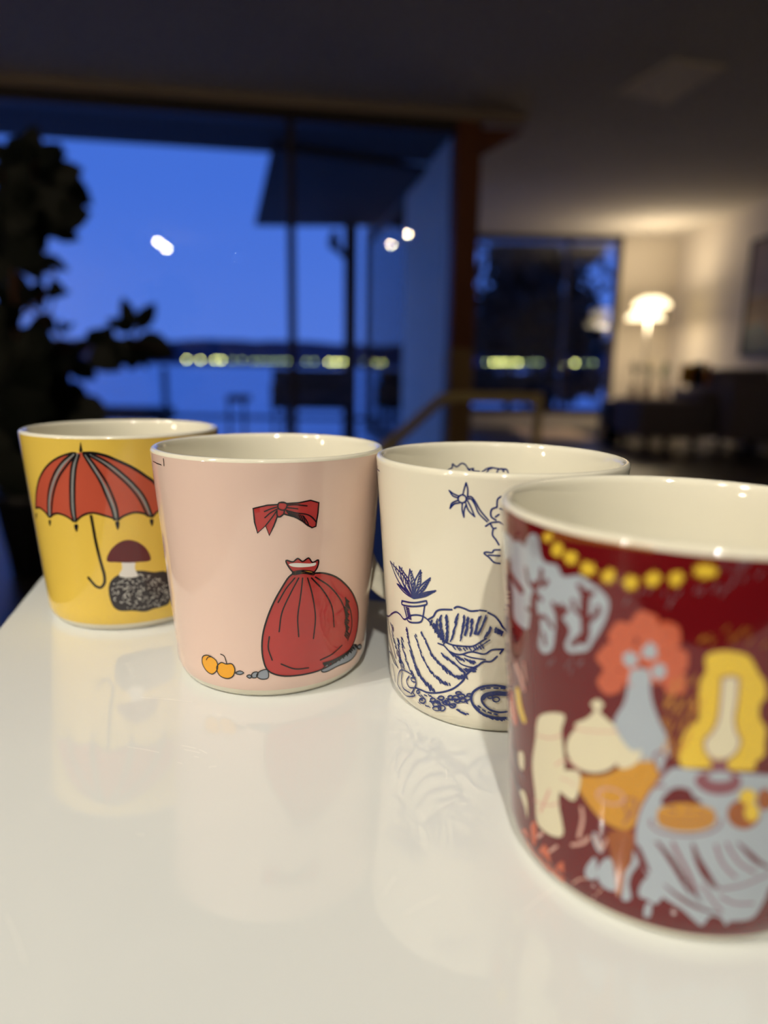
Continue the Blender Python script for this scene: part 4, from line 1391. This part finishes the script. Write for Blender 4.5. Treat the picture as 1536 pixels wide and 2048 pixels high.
for nm, lb, px, py, rw, mm, cnt, seed in (('vase_of_leaves', 'slim vase of dark leaves at the left end of the sideboard', 1270, 735, 20, M_LEAF, 26, 1),
                                          ('vase_of_blossom', 'vase of small pale blossom in the middle of the sideboard', 1299, 722, 30, M_BLOOM, 60, 2),
                                          ('vase_of_greenery', 'vase of bright green leaves at the right end of the sideboard', 1333, 738, 17, M_GREEN, 26, 3)):
    c = at_y(px, py, SBY + 0.40)
    t = thing(nm, lb, 'vase', (c.x, c.y, top + 0.0005))
    bm = B(); lathe(bm, [(0.001, 0), (0.045, 0), (0.055, 0.06), (0.035, 0.15), (0.028, 0.19), (0.034, 0.20), (0.024, 0.19), (0.03, 0.14), (0.001, 0.02)], 24)
    obj('vase', bm, M_VASE, t)
    rnd = random.Random(seed)
    hc = c.z - top
    sm = B(); lf = B()
    rad = rw / FPX * SBY
    for i in range(cnt):
        p = V((max(-.9, min(.9, rnd.gauss(0, 0.4))), max(-.6, min(.6, rnd.gauss(0, 0.4))), rnd.gauss(0, 0.4))) * rad * (0.62 if mm is M_BLOOM else 0.8) + V((0, 0, hc))
        p.z = max(p.z, 0.24)
        if i % 3 == 0:
            tube(sm, smooth_pts([V((0, 0, 0.16)), V((p.x * 0.4, p.y * 0.4, 0.16 + (p.z - 0.16) * 0.6)), p], 3), 0.002, 5)
        b = tapered_leaf(0.075 if mm is not M_BLOOM else 0.03, 0.034 if mm is not M_BLOOM else 0.028, 0.3, 0.3, 4)
        bmesh.ops.transform(b, matrix=Matrix.Translation(p) @ Matrix.Rotation(rnd.uniform(0, 6.28), 4, 'Z') @ Matrix.Rotation(rnd.uniform(-1.2, 1.2), 4, 'Y'), verts=b.verts)
        merge(lf, b)
    obj('stems', sm, M_GREEN, t)['kind'] = 'stuff'
    obj('foliage' if mm is not M_BLOOM else 'blossom', lf, mm, t)['kind'] = 'stuff'

# ---- black speaker cube
a, b = at_y(1222, 866, 7.7), at_y(1258, 803, 7.7)
spk = thing('black_speaker', 'black box shaped speaker on the floor left of the sofa', 'speaker', ((a.x + b.x) / 2 - 0.02, 8.0, 0))
w = (b.x - a.x) / 2
bm = B(); box(bm, -w, w, -0.15, 0.15, 0.0, b.z, bev=0.008); obj('cabinet', bm, M_METAL, spk, smooth=False)
bm = B(); box(bm, -w + 0.015, w - 0.015, -0.156, -0.15, 0.02, b.z - 0.02); obj('grille', bm, mat('speaker_cloth', (10, 10, 11), rough=1.0, spec=0.1), spk, smooth=False)

# ---- pale rug in front of the far window
ra = [at_z(1040, 868, 0.006), at_z(1215, 868, 0.006), at_z(1225, 836, 0.006), at_z(1040, 836, 0.006)]
bm = B(); box(bm, ra[0].x, 2.45, 8.0, FARY - 0.25, 0.0005, 0.009)
rug = obj('rug', bm, mat('pale_wool_rug', (220, 200, 178), rough=1.0, spec=0.05, noise=(200, 180, 160), scale=40), None, smooth=False)
tag(rug, 'pale rug on the floor in front of the far window', 'rug')


# ---- picture on the right wall
def at_x(x, y, X):
    d = ray(x, y)
    return CAM + d * ((X - CAM.x) / d.x)


pa = at_x(1511, 482, RX)
pb = at_x(1511, 712, RX)
pic = thing('framed_picture', 'large framed abstract picture on the right wall', 'picture', (RX - 0.002, pa.y - 0.75, (pa.z + pb.z) / 2))
hh = (pa.z - pb.z) / 2
bm = B()
for y0, y1, z0, z1 in ((-0.75, 0.75, hh - 0.03, hh), (-0.75, 0.75, -hh, -hh + 0.03), (-0.75, -0.72, -hh, hh), (0.72, 0.75, -hh, hh)):
    box(bm, -0.035, 0, y0, y1, z0, z1)
obj('frame', bm, M_METAL, pic, smooth=False)
M_ART = bpy.data.materials.new('abstract_canvas')
M_ART.use_nodes = True
n_ = M_ART.node_tree
tcx = n_.nodes.new('ShaderNodeTexCoord'); ns = n_.nodes.new('ShaderNodeTexNoise'); ns.inputs['Scale'].default_value = 2.2
sx = n_.nodes.new('ShaderNodeSeparateXYZ'); ad = n_.nodes.new('ShaderNodeMath'); ad.operation = 'MULTIPLY_ADD'
rmp = n_.nodes.new('ShaderNodeValToRGB')
n_.links.new(tcx.outputs['Generated'], sx.inputs[0]); n_.links.new(tcx.outputs['Object'], ns.inputs['Vector'])
n_.links.new(ns.outputs['Fac'], ad.inputs[0]); ad.inputs[1].default_value = 0.35; n_.links.new(sx.outputs['Z'], ad.inputs[2])
n_.links.new(ad.outputs[0], rmp.inputs[0])
rmp.color_ramp.interpolation = 'CONSTANT'
el = rmp.color_ramp.elements
el[0].color = (*lin((34, 62, 58)), 1); el[1].position = 0.38; el[1].color = (*lin((120, 74, 20)), 1)
q_ = el.new(0.68); q_.color = (*lin((122, 104, 108)), 1)
n_.links.new(rmp.outputs[0], n_.nodes['Principled BSDF'].inputs['Base Color'])
bm = B(); box(bm, -0.02, -0.004, -0.72, 0.72, -hh + 0.03, hh - 0.03); obj('canvas', bm, M_ART, pic, smooth=False)

# ================================================================== outside
M_SNOW = mat('blue_hour_snow', (246, 248, 250), rough=0.9, spec=0.1, noise=(206, 212, 222), scale=0.55)
M_DARKW = mat('dark_exterior_timber', (52, 50, 52), rough=0.8, noise=(42, 40, 42), scale=10)
M_OUT = mat('outdoor_black_rattan', (34, 34, 38), rough=0.8)
bm = B(); box(bm, -90, 90, 0.0, 190, -0.45, -0.35)
bmesh.ops.translate(bm, vec=(0, 4.4, 0), verts=bm.verts)
g_ = struct(obj('ground', bm, M_SNOW, smooth=False))
# eave over the window
ez = 2.40
ed = (at_z(300, 290, ez) - WA).dot(WN)
bm = B(); wallbox(bm, u0 - 1, wu(905) + 0.0, 0.07, ed, ez, ez + 0.22)
struct(obj('trim_2', bm, M_DARKW, smooth=False))
# porch roof with a post and knee brace
pz = 2.34
pr_n = at_z(545, 300, pz); pr_f = at_z(510, 452, pz); pr_r = at_z(905, 456, pz)
porch = thing('porch_roof', 'dark flat porch roof outside the window, carried by a post', 'roof', (pr_f.x, pr_f.y, 0))
z0_ = V((pr_f.x, pr_f.y, 0))
fl = [pr_n, pr_f, pr_r + V((0.25, 0, 0)), V((pA1.x + 0.0 - 0.35, pA1.y + 1.75, pz)), V((pA1.x - 0.06, pA1.y + ed + 0.02, pz))]
rt_ = (pr_r.y - pA1.y) / WN.y
fl = [pr_n, pr_f, V((pA1.x + WN.x * rt_ - 0.035, pr_r.y, pz)), V((pA1.x + WN.x * (ed + .01) - 0.035, pA1.y + WN.y * (ed + .01), pz))]
bm = B()
lo = [bm.verts.new((p.x - z0_.x, p.y - z0_.y, pz)) for p in fl]
hi = [bm.verts.new((p.x - z0_.x, p.y - z0_.y, pz + 0.05)) for p in fl]
bm.faces.new(lo); bm.faces.new(hi[::-1])
for i in range(4):
    bm.faces.new((lo[i], lo[(i + 1) % 4], hi[(i + 1) % 4], hi[i]))
bmesh.ops.recalc_face_normals(bm, faces=bm.faces)
obj('roof_slab', bm, M_DARKW, porch, smooth=False)
pp = at_z(702, 455, pz)
bm = B(); box(bm, -0.075, 0.075, -0.075, 0.075, -0.35, pz, org=(pp.x - z0_.x, pp.y - z0_.y, 0)); obj('post', bm, M_DARKW, porch, smooth=False)
bm = B(); br_ = [at_y(668, 462, pp.y), at_y(672, 492, pp.y), at_y(690, 512, pp.y)]
tube(bm, [p - z0_ for p in smooth_pts(br_, 4)], 0.04, 8); obj('knee_brace', bm, M_DARKW, porch)
bm = B(); c = at_y(668, 484, pp.y - .1) - z0_
lathe(bm, [(0.001, -0.09), (0.05, -0.08), (0.07, 0.0), (0.045, 0.08), (0.001, 0.11)], 14, org=c); obj('lantern', bm, M_METAL, porch)


def outbox(t, name, px0, px1, py0, py1, Y, dep, m):
    a, b = at_y(px0, py1, Y), at_y(px1, py0, Y)
    bm = B(); box(bm, a.x - t.location.x, b.x - t.location.x, Y - t.location.y, Y + dep - t.location.y, a.z, b.z, bev=0.01)
    return obj(name, bm, m, t, smooth=False)


# outdoor sofa group, stool and rail posts
GZ = -0.35
t = thing('garden_sofa', 'dark garden sofa under the porch roof outside', 'sofa', (at_y(610, 800, 9.4).x, 9.4, GZ))


def gpart(name, px0, px1, Y, dep, z0, z1, m=M_OUT):
    a, b = at_y(px0, 800, Y), at_y(px1, 800, Y)
    bm = B(); box(bm, a.x - t.location.x, b.x - t.location.x, Y - t.location.y, Y + dep - t.location.y, z0 - GZ, z1 - GZ, bev=0.012)
    return obj(name, bm, m, t, smooth=False)


ztop = at_y(600, 738, 9.4).z; zmid = at_y(600, 790, 9.4).z; zlow = at_y(600, 818, 9.4).z
gpart('backrest', 545, 688, 9.9, 0.12, zlow, ztop)
gpart('seat', 550, 686, 9.35, 0.55, zlow, zmid)
gpart('armrest', 541, 556, 9.3, 0.65, zlow, zmid + 0.15)
gpart('armrest', 680, 694, 9.3, 0.65, zlow, zmid + 0.15)
for a_ in (545, 685):
    gpart('leg', a_, a_ + 5, 9.36, 0.05, GZ, zlow)
    gpart('leg', a_, a_ + 5, 9.85, 0.05, GZ, zlow)
t = thing('garden_stool', 'small dark stool standing in the snow outside', 'stool', (at_y(472, 800, 7.0).x, 7.0, GZ))
ztop = at_y(472, 790, 7.0).z
gpart('seat', 452, 492, 6.85, 0.28, ztop - 0.06, ztop)
for a_ in (454, 484):
    gpart('leg', a_, a_ + 6, 6.87, 0.03, GZ, ztop - 0.06)
    gpart('leg', a_, a_ + 6, 7.07, 0.03, GZ, ztop - 0.06)
t = thing('terrace_fence', 'thin dark railing at the edge of the snowy terrace', 'fence', (at_y(330, 800, 11.5).x, 11.5, GZ))
zr = at_y(330, 735, 11.5).z
for px in (90, 330, 570, 830):
    gpart('post', px - 5, px + 5, 11.5, 0.08, GZ, zr, M_DARKW)
gpart('top_rail', 60, 900, 11.5, 0.05, at_y(330, 832, 11.5).z - 0.03, at_y(330, 832, 11.5).z + 0.03, M_DARKW)
t = thing('snowy_bench', 'low dark bench near the plant beyond the glass', 'bench', (at_y(240, 830, 8.5).x, 8.5, GZ))
gpart('seat', 170, 330, 8.5, 0.4, at_y(200, 842, 8.5).z, at_y(200, 815, 8.5).z)
gpart('leg', 180, 190, 8.52, 0.3, GZ, at_y(200, 842, 8.5).z)
gpart('leg', 312, 322, 8.52, 0.3, GZ, at_y(200, 842, 8.5).z)

# far shore hills
M_HILL = mat('far_forest', (54, 60, 78), rough=1.0, spec=0.0, noise=(70, 76, 96), scale=0.05)
bm = B()
n = 80
tp = []; bt = []; bk = []
for i in range(n + 1):
    x = -170 + 340 * i / n
    h = 5.9 + 0.25 * sin(i * 0.45) + 0.2 * sin(i * 1.1 + 1) + 0.12 * sin(i * 2.7)
    bt.append(bm.verts.new((x, 178, -0.5))); tp.append(bm.verts.new((x, 186, h))); bk.append(bm.verts.new((x, 200, -0.5)))
for i in range(n):
    bm.faces.new((bt[i], bt[i + 1], tp[i + 1], tp[i])); bm.faces.new((tp[i], tp[i + 1], bk[i + 1], bk[i]))
hl = struct(obj('hills', bm, M_HILL))
# street lights on the shore
M_STREET = mat('street_light_glow', (255, 240, 170), emit=(236, 240, 130), strength=30)
M_STREETD = mat('street_light_dim', (255, 240, 170), emit=(170, 190, 110), strength=9)
bmS = B(); bmesh.ops.create_icosphere(bmS, subdivisions=1, radius=0.20)
ms = {}
for key, m_ in (('b', M_STREET), ('d', M_STREETD)):
    me = bpy.data.meshes.new('street_light'); bmS.to_mesh(me); me.materials.append(m_); ms[key] = me
bmS.free()
lights = [(186, 716, 'b'), (201, 716, 'b'), (288, 718, 'b'), (302, 718, 'b'), (373, 719, 'b'), (401, 720, 'b'), (430, 720, 'b'), (443, 720, 'b'),
          (466, 721, 'd'), (484, 721, 'd'), (508, 722, 'd'), (520, 722, 'd'), (535, 722, 'd'), (548, 722, 'd'), (562, 722, 'd'), (575, 722, 'd'), (612, 723, 'd'), (628, 723, 'd'),
          (658, 724, 'b'), (672, 724, 'b'), (686, 724, 'b'), (728, 724, 'd'), (742, 724, 'd'), (757, 724, 'd'), (774, 724, 'd'),
          (938, 725, 'd'), (972, 725, 'd'), (987, 725, 'b'), (999, 725, 'b'), (1011, 725, 'b'), (1023, 725, 'b'), (1036, 725, 'b'), (1050, 725, 'd'), (1064, 725, 'd'), (1078, 725, 'd'),
          (1107, 730, 'b'), (1127, 730, 'b'), (1150, 726, 'b'), (1170, 726, 'd'), (1186, 726, 'd')]
NUM = ['first', 'second', 'third', 'fourth', 'fifth', 'sixth', 'seventh', 'eighth', 'ninth', 'tenth', 'eleventh', 'twelfth', 'thirteenth', 'fourteenth', 'fifteenth', 'sixteenth', 'seventeenth', 'eighteenth', 'nineteenth', 'twentieth']
NUM += ['twenty-' + w_ for w_ in NUM[:9]] + ['thirtieth'] + ['thirty-' + w_ for w_ in NUM[:9]] + ['fortieth']
bmP = B()
tube(bmP, [V((0, 0, 0)), V((0, 0, 1))], 0.04, 5)
pole_me = bpy.data.meshes.new('pole'); bmP.to_mesh(pole_me); bmP.free(); pole_me.materials.append(M_METAL)
for i, (x, y, kk) in enumerate(lights):
    p = at_y(x, y, 150)
    t = thing('street_light', ('bright' if kk == 'b' else 'dim') + ' yellow street light on the far shore, ' + NUM[i] + ' from the left', 'street light', (p.x, p.y, GZ), 0, 'street lights on the far shore')
    o = bpy.data.objects.new('lamp_head', ms[kk]); C.objects.link(o); o.parent = t
    o.location = (0, 0, p.z - GZ)
    o = bpy.data.objects.new('pole', pole_me); C.objects.link(o); o.parent = t
    o.scale = (1, 1, p.z - GZ)

# garden tree behind the far window, and a smaller one
M_TREE = mat('pine_foliage', (20, 26, 24), rough=0.9, noise=(14, 18, 18), scale=3)


def tree(name, label, Y, px, top, bot, blobs, seed, cnt):
    rnd = random.Random(seed)
    b0 = at_y(px, bot, Y)
    t = thing(name, label, 'tree', (b0.x, Y, GZ))
    bm = B()
    hgt = at_y(px, top, Y).z - GZ
    tube(bm, smooth_pts([V((0, 0, 0)), V((0.1, 0, hgt * 0.5)), V((-0.05, 0, hgt * 0.9))], 4), [0.16 - 0.012 * i for i in range(9)], 8)
    obj('trunk', bm, M_BARK, t)
    bm = B()
    gap_lo, gap_hi = at_y(px, 748, Y).z - GZ, at_y(px, 705, Y).z - GZ     # bare stretch of trunk
    for (bx, by, rx, ry, dens) in blobs:
        c = at_y(bx, by, Y)
        for i in range(int(cnt * dens)):
            p = V((rnd.gauss(0, 0.48) * rx / FPX * Y, rnd.gauss(0, 0.4) * 0.9, rnd.gauss(0, 0.48) * ry / FPX * Y)) + c - t.location
            if gap_lo < p.z < gap_hi:
                continue
            b = tapered_leaf(rnd.uniform(0.18, 0.36), 0.13, 0.2, 0.3, 3)
            bmesh.ops.transform(b, matrix=Matrix.Translation(p) @ Matrix.Rotation(rnd.uniform(0, 6.28), 4, 'Z') @ Matrix.Rotation(rnd.uniform(-1.5, 1.5), 4, 'Y') @ Matrix.Rotation(rnd.uniform(0, 3), 4, 'X'), verts=b.verts)
            merge(bm, b)
    obj('foliage', bm, M_TREE, t)['kind'] = 'stuff'


tree('pine_tree', 'large dark tree outside the far window', 15.0, 1092, 480, 800,
     [(1040, 560, 70, 60, 1.5), (1000, 640, 60, 60, 1.2), (1090, 640, 70, 60, 1.5), (1130, 530, 40, 40, .6), (1150, 620, 40, 50, .7), (1080, 500, 50, 30, .5), (1050, 690, 90, 40, 1.2), (960, 700, 40, 60, .6), (1170, 690, 40, 40, .6), (1010, 510, 40, 25, .3), (1190, 500, 26, 20, .15), (980, 765, 60, 26, .7), (1060, 775, 70, 24, .9), (1150, 765, 60, 26, .7)], 5, 420)
